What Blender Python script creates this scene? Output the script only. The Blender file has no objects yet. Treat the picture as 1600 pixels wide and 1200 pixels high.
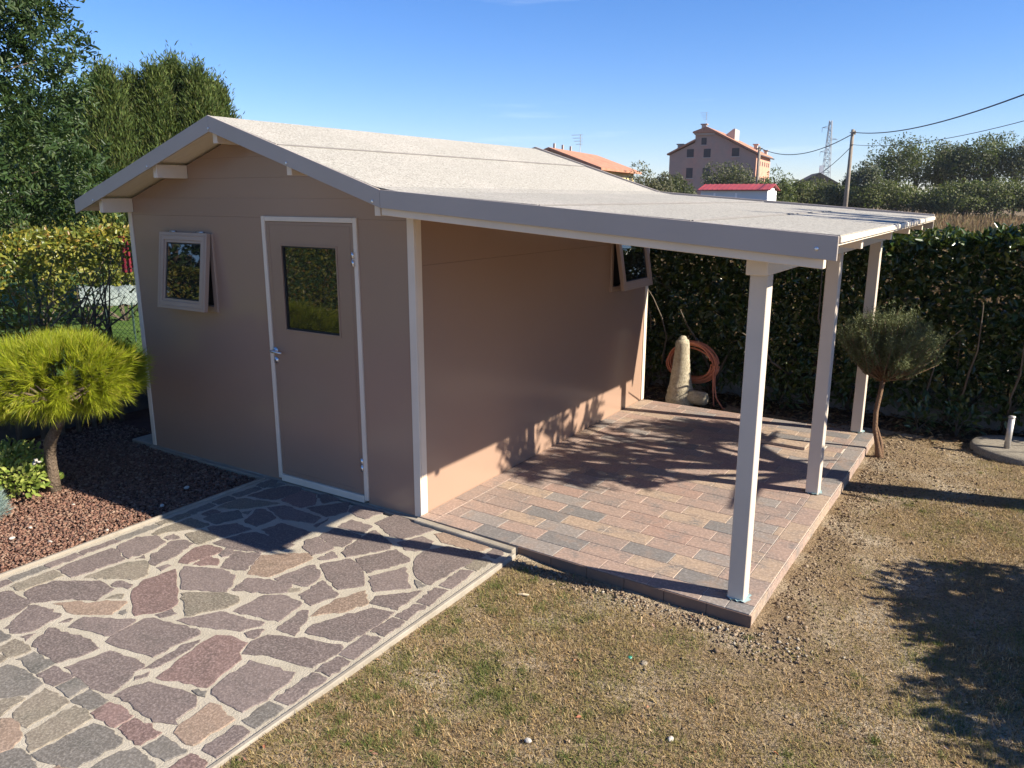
import bpy, bmesh, math, random
import numpy as np
from mathutils import Vector, Matrix

# ------------------------------------------------------------------ camera, sky, sun, exposure
sc = bpy.context.scene
YAW, PIT, ROL = 0.5655, -0.2339, 0.0016
CAM = np.array([3.3164, -4.0304, 2.1877])
cy_, sy_, cp_, sp_ = math.cos(YAW), math.sin(YAW), math.cos(PIT), math.sin(PIT)
FWD = np.array([-sy_*cp_, cy_*cp_, sp_]); RT0 = np.array([cy_, sy_, 0.0]); UP0 = np.cross(RT0, FWD)
RT = math.cos(ROL)*RT0 + math.sin(ROL)*UP0; UP = np.cross(RT, FWD)
camd = bpy.data.cameras.new('camera'); cam = bpy.data.objects.new('camera', camd)
sc.collection.objects.link(cam); sc.camera = cam
camd.sensor_width = 36.0; camd.lens = 36.0*1224.63/1600.0
camd.clip_start = 0.05; camd.clip_end = 5000
m4 = Matrix.Identity(4)
for i in range(3):
    m4[i][0] = RT[i]; m4[i][1] = UP[i]; m4[i][2] = -FWD[i]; m4[i][3] = CAM[i]
cam.matrix_world = m4

SUN_EL, SUN_AZ = math.radians(32.3), math.radians(11.6)      # azimuth from +X towards +Y
SUN = np.array([math.cos(SUN_EL)*math.cos(SUN_AZ), math.cos(SUN_EL)*math.sin(SUN_AZ), math.sin(SUN_EL)])
world = bpy.data.worlds.new('World'); sc.world = world; world.use_nodes = True
wn, wl = world.node_tree.nodes, world.node_tree.links
sky = wn.new('ShaderNodeTexSky'); sky.sky_type = 'NISHITA'; sky.sun_disc = False
sky.sun_elevation = SUN_EL; sky.sun_rotation = math.pi/2 - SUN_AZ
sky.altitude = 0; sky.air_density = 1.0; sky.dust_density = 0.0; sky.ozone_density = 4.0
bgn = wn['Background']; bgn.inputs['Strength'].default_value = 0.066
hsv = wn.new('ShaderNodeHueSaturation'); hsv.inputs['Saturation'].default_value = 1.17
tint = wn.new('ShaderNodeMix'); tint.data_type = 'RGBA'; tint.blend_type = 'MULTIPLY'; tint.inputs[0].default_value = 1.0; tint.inputs[7].default_value = (.96, .965, 1.19, 1)
wl.new(sky.outputs['Color'], tint.inputs[6]); wl.new(tint.outputs[2], hsv.inputs['Color'])
# faint streaks of high cirrus over the whole sky
wtc = wn.new('ShaderNodeTexCoord'); wmp = wn.new('ShaderNodeMapping'); wmp.inputs['Rotation'].default_value = (0.10, -0.06, 0.3); wmp.inputs['Scale'].default_value = (1.6, 1.6, 22.0)
wnz = wn.new('ShaderNodeTexNoise'); wnz.inputs['Scale'].default_value = 1.7; wnz.inputs['Detail'].default_value = 5; wmr = wn.new('ShaderNodeMapRange'); wmr.inputs[1].default_value = .645; wmr.inputs[2].default_value = .85; wmr.inputs[4].default_value = .30
wl.new(wtc.outputs['Generated'], wmp.inputs['Vector']); wl.new(wmp.outputs['Vector'], wnz.inputs['Vector']); wl.new(wnz.outputs['Fac'], wmr.inputs[0])
wmx = wn.new('ShaderNodeMix'); wmx.data_type = 'RGBA'; wmx.inputs[7].default_value = (9.0, 9.6, 10.4, 1); wl.new(wmr.outputs[0], wmx.inputs[0]); wl.new(hsv.outputs['Color'], wmx.inputs[6])
wl.new(wmx.outputs[2], bgn.inputs['Color'])
sund = bpy.data.lights.new('sun', 'SUN'); suno = bpy.data.objects.new('sun', sund); sc.collection.objects.link(suno)
sund.energy = 5.0; sund.angle = math.radians(0.53); sund.color = (1.0, 0.91, 0.77)
suno.location = (8, 2, 9); suno.rotation_euler = Vector(SUN).to_track_quat('Z', 'Y').to_euler()
sc.view_settings.view_transform = 'Standard'; sc.view_settings.look = 'None'
sc.view_settings.exposure = 1.2; sc.view_settings.gamma = 1.0; sc.view_settings.use_curve_mapping = False
sc.cycles.max_bounces = 6; sc.cycles.transparent_max_bounces = 8
sc.cycles.diffuse_bounces = 4; sc.cycles.glossy_bounces = 3

rng = np.random.default_rng(7); random.seed(7)
COL = sc.collection
ORG = {}

# ------------------------------------------------------------------ helpers
def link(o, parent=None):
    COL.objects.link(o)
    if parent is not None: o.parent = parent
    return o
def thing(name, label, cat, loc=(0, 0, 0), group=None, kind=None):
    o = bpy.data.objects.new(name, None); o.location = loc; o.empty_display_size = 0.1
    link(o); ORG[o] = np.array(loc, float)
    tag(o, label, cat, group, kind); return o
def tag(o, label=None, cat=None, group=None, kind=None):
    if label: o['label'] = label
    if cat: o['category'] = cat
    if group: o['group'] = group
    if kind: o['kind'] = kind
    return o
def _mk(name, me, mat, parent, org, smooth):
    if mat is not None:
        for m in (mat if isinstance(mat, (list, tuple)) else [mat]): me.materials.append(m)
    if smooth: me.polygons.foreach_set('use_smooth', [True]*len(me.polygons))
    o = bpy.data.objects.new(name, me)
    if parent is None: o.location = org
    ORG[o] = org
    return link(o, parent)
def obj(name, V, F, mat=None, parent=None, smooth=False, org=None):
    """mesh object from world coordinates; V (n,3), F list of faces or an (m,k) array"""
    V = np.asarray(V, float)
    org = ORG[parent] if parent is not None else (np.array(org, float) if org is not None else np.zeros(3))
    me = bpy.data.meshes.new(name); W = V - org
    if isinstance(F, np.ndarray):
        k = F.shape[1]; n = len(F)
        me.vertices.add(len(W)); me.vertices.foreach_set('co', W.astype(np.float32).ravel())
        me.loops.add(n*k); me.loops.foreach_set('vertex_index', F.astype(np.int32).ravel())
        me.polygons.add(n); me.polygons.foreach_set('loop_start', np.arange(0, n*k, k, dtype=np.int32))
        me.polygons.foreach_set('loop_total', np.full(n, k, np.int32))
        me.update(calc_edges=True)
    else:
        me.from_pydata([tuple(v) for v in W], [], [tuple(f) for f in F]); me.update()
    return _mk(name, me, mat, parent, org, smooth)
BOXF = [(0,3,2,1),(4,5,6,7),(0,1,5,4),(1,2,6,5),(2,3,7,6),(3,0,4,7)]
def hexa(name, P8, mat, parent=None, bev=0.0, seg=1, org=None):
    """P8: bottom four then top four corners (world)"""
    P8 = np.asarray(P8, float)
    org = ORG[parent] if parent is not None else (np.array(org, float) if org is not None else np.zeros(3))
    bm = bmesh.new(); vs = [bm.verts.new(p - org) for p in P8]
    for f in BOXF: bm.faces.new([vs[i] for i in f])
    bmesh.ops.recalc_face_normals(bm, faces=bm.faces)
    if bev: bmesh.ops.bevel(bm, geom=bm.edges[:], offset=bev, segments=seg, affect='EDGES', profile=0.6)
    me = bpy.data.meshes.new(name); bm.to_mesh(me); bm.free()
    return _mk(name, me, mat, parent, org, False)
def box(name, a, b, mat, parent=None, bev=0.0, seg=1, org=None):
    x0, y0, z0 = [min(p, q) for p, q in zip(a, b)]; x1, y1, z1 = [max(p, q) for p, q in zip(a, b)]
    return hexa(name, [(x0,y0,z0),(x1,y0,z0),(x1,y1,z0),(x0,y1,z0),(x0,y0,z1),(x1,y0,z1),(x1,y1,z1),(x0,y1,z1)], mat, parent, bev, seg, org)
def prism_y(name, poly, y0, y1, mat, parent=None, bev=0.0, org=None):
    """polygon in (x,z) extruded along y"""
    n = len(poly); V = [(x, y0, z) for x, z in poly] + [(x, y1, z) for x, z in poly]
    F = [tuple(range(n)), tuple(range(2*n-1, n-1, -1))] + [(i, i+n, (i+1) % n + n, (i+1) % n) for i in range(n)]
    return bevobj(name, V, F, mat, parent, bev, org)
def bevobj(name, V, F, mat, parent=None, bev=0.0, org=None, smooth=False):
    org = ORG[parent] if parent is not None else (np.array(org, float) if org is not None else np.zeros(3))
    bm = bmesh.new(); vs = [bm.verts.new(np.array(p) - org) for p in V]
    for f in F: bm.faces.new([vs[i] for i in f])
    bmesh.ops.recalc_face_normals(bm, faces=bm.faces)
    if bev: bmesh.ops.bevel(bm, geom=bm.edges[:], offset=bev, segments=1, affect='EDGES')
    me = bpy.data.meshes.new(name); bm.to_mesh(me); bm.free()
    return _mk(name, me, mat, parent, org, smooth)
def tube(pts, rad, sides=7, cap=True):
    pts = np.asarray(pts, float); n = len(pts); rad = np.broadcast_to(np.asarray(rad, float), (n,))
    T = np.gradient(pts, axis=0); T /= np.linalg.norm(T, axis=1)[:, None] + 1e-9
    up = np.array([0, 0, 1.0]) if abs(T[0][2]) < .9 else np.array([1.0, 0, 0])
    V = []; A = np.cross(T[0], up); A /= np.linalg.norm(A)
    for i in range(n):
        A = A - T[i]*(A @ T[i]); A /= np.linalg.norm(A) + 1e-9; B = np.cross(T[i], A)
        for k in range(sides):
            a = 2*math.pi*k/sides; V.append(pts[i] + rad[i]*(math.cos(a)*A + math.sin(a)*B))
    F = []
    for i in range(n-1):
        for k in range(sides):
            k2 = (k+1) % sides; F.append((i*sides+k, i*sides+k2, (i+1)*sides+k2, (i+1)*sides+k))
    if cap: F.append(tuple(range(sides-1, -1, -1))); F.append(tuple((n-1)*sides+k for k in range(sides)))
    return np.array(V), F
def join(parts):
    V = []; F = []; o = 0
    for v, f in parts:
        V.append(np.asarray(v)); F += [tuple(i+o for i in q) for q in f]; o += len(v)
    return np.concatenate(V), F
def cyl(a, b, r, sides=12, r2=None): return tube([a, b], [r, r if r2 is None else r2], sides)
def at(px, py, dist):
    """world point seen at a photograph pixel, at a horizontal distance from the viewer (used for far things)"""
    d = FWD + RT*(px-800)/1224.63 - UP*(py-600)/1224.63
    return CAM + d*dist/math.hypot(d[0], d[1])
def wob(P, s, seed=0):
    """cheap smooth noise in -1..1 of 3d points"""
    P = np.asarray(P)*s; r = np.random.default_rng(seed); o = np.zeros(len(P))
    for k in range(5):
        w = r.normal(size=3); w *= (0.8+0.5*k)/np.linalg.norm(w); o += np.sin(P @ w + r.uniform(0, 6.3))/(1+.35*k)
    return o/2.6
def unit(v): return v/(np.linalg.norm(v, axis=-1, keepdims=True) + 1e-9)
def rdir(n): return unit(rng.normal(size=(n, 3)))
def leaf6(P, D, N, L, W, fold=.18, droop=.12):
    """folded oval leaves: six vertices, two quads each"""
    n = len(P); D = unit(D); S = unit(np.cross(D, N)); N = np.cross(S, D)
    L = np.broadcast_to(L, (n,))[:, None]; W = np.broadcast_to(W, (n,))[:, None]
    V = np.empty((n, 6, 3))
    V[:, 0] = P
    V[:, 1] = P + .33*L*D + .48*W*S + fold*W*N; V[:, 2] = P + .72*L*D + .38*W*S + fold*W*N - droop*.4*L*N
    V[:, 3] = P + L*D - droop*L*N
    V[:, 4] = P + .72*L*D - .38*W*S + fold*W*N - droop*.4*L*N; V[:, 5] = P + .33*L*D - .48*W*S + fold*W*N
    b = (np.arange(n)*6)[:, None]
    F = np.concatenate([b + np.array([0, 1, 2, 3]), b + np.array([0, 3, 4, 5])])
    return V.reshape(-1, 3), F
def leaf4(P, D, N, L, W):
    n = len(P); D = unit(D); S = unit(np.cross(D, N)); N = np.cross(S, D)
    L = np.broadcast_to(L, (n,))[:, None]; W = np.broadcast_to(W, (n,))[:, None]
    V = np.empty((n, 4, 3)); V[:, 0] = P; V[:, 1] = P + .45*L*D + .5*W*S + .1*W*N; V[:, 2] = P + L*D - .08*L*N; V[:, 3] = P + .45*L*D - .5*W*S + .1*W*N
    return V.reshape(-1, 3), (np.arange(n)*4)[:, None] + np.array([0, 1, 2, 3])
def needle(P, D, L, W):
    n = len(P); D = unit(D); S = unit(np.cross(D, rdir(n)))
    L = np.broadcast_to(L, (n,))[:, None]; W = np.broadcast_to(W, (n,))[:, None]
    V = np.empty((n, 3, 3)); V[:, 0] = P - .5*W*S; V[:, 1] = P + .5*W*S; V[:, 2] = P + L*D
    return V.reshape(-1, 3), (np.arange(n)*3)[:, None] + np.array([0, 1, 2])
def cat(*ms):
    V = []; F = []; o = 0
    for v, f in ms: V.append(v); F.append(f+o); o += len(v)
    return np.concatenate(V), np.concatenate(F)
def pebbles(P, R, flat=.7):
    n = len(P); R = np.asarray(R)
    base = np.array([(-1,-1,-1),(1,-1,-1),(1,1,-1),(-1,1,-1),(-1,-1,1),(1,-1,1),(1,1,1),(-1,1,1)], float)*.62
    V = base[None]*rng.uniform(.55, 1.25, size=(n, 8, 1))*(1+rng.uniform(-.25, .25, size=(n, 1, 3)))
    q = rdir(n); a = rng.uniform(0, 6.28, n); c, s = np.cos(a)[:, None, None], np.sin(a)[:, None, None]; k = q[:, None, :]
    V = V*c + np.cross(np.broadcast_to(k, V.shape), V)*s + k*(V*k).sum(-1, keepdims=True)*(1-c)
    V[:, :, 2] *= flat; V = V*R[:, None, None] + P[:, None, :]
    return V.reshape(-1, 3), ((np.arange(n)*8)[:, None, None] + np.array(BOXF)[None]).reshape(-1, 4)

# ------------------------------------------------------------------ materials
MATS = {}
def nodes_of(name):
    m = bpy.data.materials.new(name); m.use_nodes = True; nt = m.node_tree
    return m, nt, nt.nodes['Principled BSDF'], nt.nodes['Material Output']
def mixc(nt, fac, a, b, mode='MIX'):
    n = nt.nodes.new('ShaderNodeMix'); n.data_type = 'RGBA'; n.blend_type = mode
    for s, v in ((n.inputs[0], fac), (n.inputs[6], a), (n.inputs[7], b)):
        if hasattr(v, 'links') or isinstance(v, bpy.types.NodeSocket): nt.links.new(v, s)
        elif isinstance(v, (int, float)): s.default_value = v
        else: s.default_value = (*v, 1)
    return n.outputs[2]
def noise(nt, scale, detail=4, rough=.55, coord='Object', stretch=None, lo=.35, hi=.65, dist=0):
    tc = nt.nodes.new('ShaderNodeTexCoord'); src = tc.outputs[coord]
    if stretch:
        mp = nt.nodes.new('ShaderNodeMapping'); mp.inputs['Scale'].default_value = stretch
        nt.links.new(src, mp.inputs['Vector']); src = mp.outputs['Vector']
    n = nt.nodes.new('ShaderNodeTexNoise'); n.inputs['Scale'].default_value = scale; n.inputs['Detail'].default_value = detail
    n.inputs['Roughness'].default_value = rough; n.inputs['Distortion'].default_value = dist
    nt.links.new(src, n.inputs['Vector'])
    r = nt.nodes.new('ShaderNodeMapRange'); r.inputs[1].default_value = lo; r.inputs[2].default_value = hi
    nt.links.new(n.outputs['Fac'], r.inputs[0]); return r.outputs[0]
def bump(nt, bs, h, strength=.3, dist=.01):
    b = nt.nodes.new('ShaderNodeBump'); b.inputs['Strength'].default_value = strength; b.inputs['Distance'].default_value = dist
    nt.links.new(h, b.inputs['Height']); nt.links.new(b.outputs['Normal'], bs.inputs['Normal'])
def mat(name, c1, c2=None, scale=6, rough=.6, spec=.5, fine=None, fscale=120, ffac=.5, bmp=0, bscale=80, bdist=.004, stretch=None, metal=0, rvar=0, c3=None, c3s=2.0, lo=.35, hi=.65, streak=None, scol=None):
    if name in MATS: return MATS[name]
    m, nt, bs, out = nodes_of(name)
    col = None
    if c2 is not None: col = mixc(nt, noise(nt, scale, 5, .6, stretch=stretch, lo=lo, hi=hi), c1, c2)
    if c3 is not None: col = mixc(nt, noise(nt, c3s, 3, .6, lo=.5, hi=.72), col if col is not None else c1, c3)
    if streak is not None:
        f = noise(nt, 16, 3, .6, stretch=streak, lo=.52, hi=.72); mm = nt.nodes.new('ShaderNodeMath'); mm.operation = 'MULTIPLY'; mm.inputs[1].default_value = .40
        nt.links.new(f, mm.inputs[0]); col = mixc(nt, mm.outputs[0], col if col is not None else c1, scol)
    if fine is not None:
        f = noise(nt, fscale, 2, .7, lo=.45, hi=.7); mm = nt.nodes.new('ShaderNodeMath'); mm.operation = 'MULTIPLY'; mm.inputs[1].default_value = ffac
        nt.links.new(f, mm.inputs[0]); col = mixc(nt, mm.outputs[0], col if col is not None else c1, fine)
    if col is not None: nt.links.new(col, bs.inputs['Base Color'])
    else: bs.inputs['Base Color'].default_value = (*c1, 1)
    bs.inputs['Roughness'].default_value = rough; bs.inputs['Specular IOR Level'].default_value = spec; bs.inputs['Metallic'].default_value = metal
    if rvar:
        r = nt.nodes.new('ShaderNodeMapRange'); r.inputs[3].default_value = rough-rvar; r.inputs[4].default_value = rough+rvar
        nt.links.new(noise(nt, scale*1.7, 3), r.inputs[0]); nt.links.new(r.outputs[0], bs.inputs['Roughness'])
    if bmp: bump(nt, bs, noise(nt, bscale, 4, .65, lo=.2, hi=.8), bmp, bdist)
    MATS[name] = m; return m
def islandmat(name, cols, rough=.6, spec=.4, transl=0.0, patch=None, pscale=1.2, plo=.45, phi=.6, tcol=None):
    """colour picked per leaf / blade / pebble (random per island), optionally mixed towards a patch colour set"""
    m, nt, bs, out = nodes_of(name)
    g = nt.nodes.new('ShaderNodeNewGeometry')
    def ramp(cs):
        r = nt.nodes.new('ShaderNodeValToRGB'); e = r.color_ramp.elements
        while len(e) < len(cs): e.new(1.0)
        for i, c in enumerate(cs): e[i].position = i/max(1, len(cs)-1); e[i].color = (*c, 1)
        nt.links.new(g.outputs['Random Per Island'], r.inputs[0]); return r.outputs[0]
    col = ramp(cols)
    if patch is not None: col = mixc(nt, noise(nt, pscale, 4, .6, lo=plo, hi=phi), col, ramp(patch))
    nt.links.new(col, bs.inputs['Base Color']); bs.inputs['Roughness'].default_value = rough; bs.inputs['Specular IOR Level'].default_value = spec
    if transl:
        t = nt.nodes.new('ShaderNodeBsdfTranslucent'); nt.links.new(mixc(nt, .5, col, tcol or (.35, .5, .05), 'MIX'), t.inputs['Color'])
        ms = nt.nodes.new('ShaderNodeMixShader'); ms.inputs[0].default_value = transl
        nt.links.new(bs.outputs[0], ms.inputs[1]); nt.links.new(t.outputs[0], ms.inputs[2]); nt.links.new(ms.outputs[0], out.inputs['Surface'])
    MATS[name] = m; return m

M_WALL = mat('painted wall', (.315, .208, .150), (.33, .22, .160), .8, rough=.20, spec=.42)
M_TRIM = mat('cream trim', (.68, .58, .46), (.74, .63, .50), 3, rough=.45)
M_POST = mat('cream posts', (.55, .475, .39), (.60, .52, .43), 2, rough=.5, bmp=.05, bscale=40)
M_FASC = mat('grey fascia metal', (.40, .345, .295), (.43, .37, .32), 1.5, rough=.42, spec=.4)
M_SOFF = mat('soffit boards', (.74, .64, .51), (.80, .71, .58), 5, rough=.6, stretch=(1, 8, 1))
M_FELT = mat('mineral roofing felt', (.345, .325, .28), (.43, .41, .36), 40, rough=.95, spec=.15, fine=(.15, .14, .12), fscale=75, ffac=.9, bmp=.5, bscale=220, bdist=.004, c3=(.44, .41, .36), c3s=1.3)
M_LAP = mat('felt lap edge', (.16, .15, .14), rough=.9)
M_DOOR = mat('painted door', (.295, .196, .142), (.31, .207, .151), 1.6, rough=.24, spec=.45)
M_SASH = mat('taupe window frame', (.36, .255, .19), (.39, .28, .21), 2, rough=.4)
M_CHROME = mat('brushed steel', (.75, .75, .76), rough=.28, metal=1.0)
M_BLACK = mat('black rubber', (.012, .012, .013), rough=.6)
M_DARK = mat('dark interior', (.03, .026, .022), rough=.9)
def glass():
    m, nt, bs, out = nodes_of('window glass'); bs.inputs['Base Color'].default_value = (.012, .014, .014, 1)
    bs.inputs['Roughness'].default_value = .02; bs.inputs['Specular IOR Level'].default_value = 1.0; bs.inputs['IOR'].default_value = 1.5; return m
M_GLASS = glass()
M_CONC = mat('pale concrete', (.24, .21, .165), (.30, .265, .215), 9, rough=.9, spec=.2, fine=(.30, .27, .22), fscale=160, ffac=.5, bmp=.4, bscale=90, c3=(.38, .34, .28), c3s=3)
M_KERB = mat('old grey concrete', (.22, .21, .19), (.33, .31, .27), 8, rough=.95, fine=(.10, .10, .08), fscale=60, ffac=.6, bmp=.5, bscale=50)
M_GROUT = mat('mortar', (.37, .33, .255), (.45, .405, .32), 7, rough=.95, spec=.15, fine=(.36, .32, .26), fscale=210, ffac=.55, bmp=.6, bscale=110, bdist=.006, c3=(.44, .39, .31), c3s=2.2)
SC = {'p': ((.143, .112, .099), (.117, .092, .083)), 'r': ((.165, .109, .094), (.138, .093, .081)), 'o': ((.175, .150, .112), (.142, .118, .090)),
      'g': ((.128, .115, .098), (.148, .133, .114)), 'b': ((.210, .150, .108), (.175, .128, .095))}
def stone_mats():
    out = {}
    for k, (a, b) in SC.items():
        out[k] = []
        for j in range(3):
            f = (.86, 1.0, 1.13)[j]; aa = tuple(x*f for x in a); bb = tuple(x*f*(1, .97, 1.03)[j] for x in b)
            out[k].append(mat('porphyry %s%d' % (k, j), aa, bb, 9, rough=.78, spec=.35, fine=tuple(min(.5, x*1.9+.05) for x in a), fscale=85, ffac=.62, bmp=.5, bscale=60, bdist=.004, c3=tuple(x*y for x, y in zip(a, (.70, .74, .74))), c3s=6, stretch=(1, 3.2, 1), streak=((2, 14, 1), (12, 2.5, 1), (7, 9, 1))[j], scol=tuple(min(.5, x*1.55+.04) for x in a)))
    return out
M_STONE = stone_mats()
TC = {'s': ((.31, .220, .175), (.245, .185, .155)), 't': ((.34, .255, .185), (.265, .20, .155)), 'g': ((.24, .21, .188), (.195, .175, .16)), 'd': ((.175, .162, .152), (.145, .136, .129)), 'm': ((.27, .20, .165), (.21, .17, .148)), 'r': ((.30, .20, .158), (.24, .175, .145))}
M_TILE = {k: mat('patio tile '+k, a, b, 7, rough=.6, spec=.35, fine=tuple(min(.6, x*1.5+.05) for x in a), fscale=55, ffac=.6, stretch=(1, 2.2, 1), bmp=.12, bscale=60, c3=((.175, .155, .142) if k not in 'gd' else (.27, .195, .15)), c3s=(7 if k not in 'gd' else 4), lo=.3, hi=.7) for k, (a, b) in TC.items()}
M_RISER = mat('riser tile', (.20, .125, .085), (.15, .095, .07), 9, rough=.6, c3=(.12, .09, .075), c3s=3)

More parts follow.
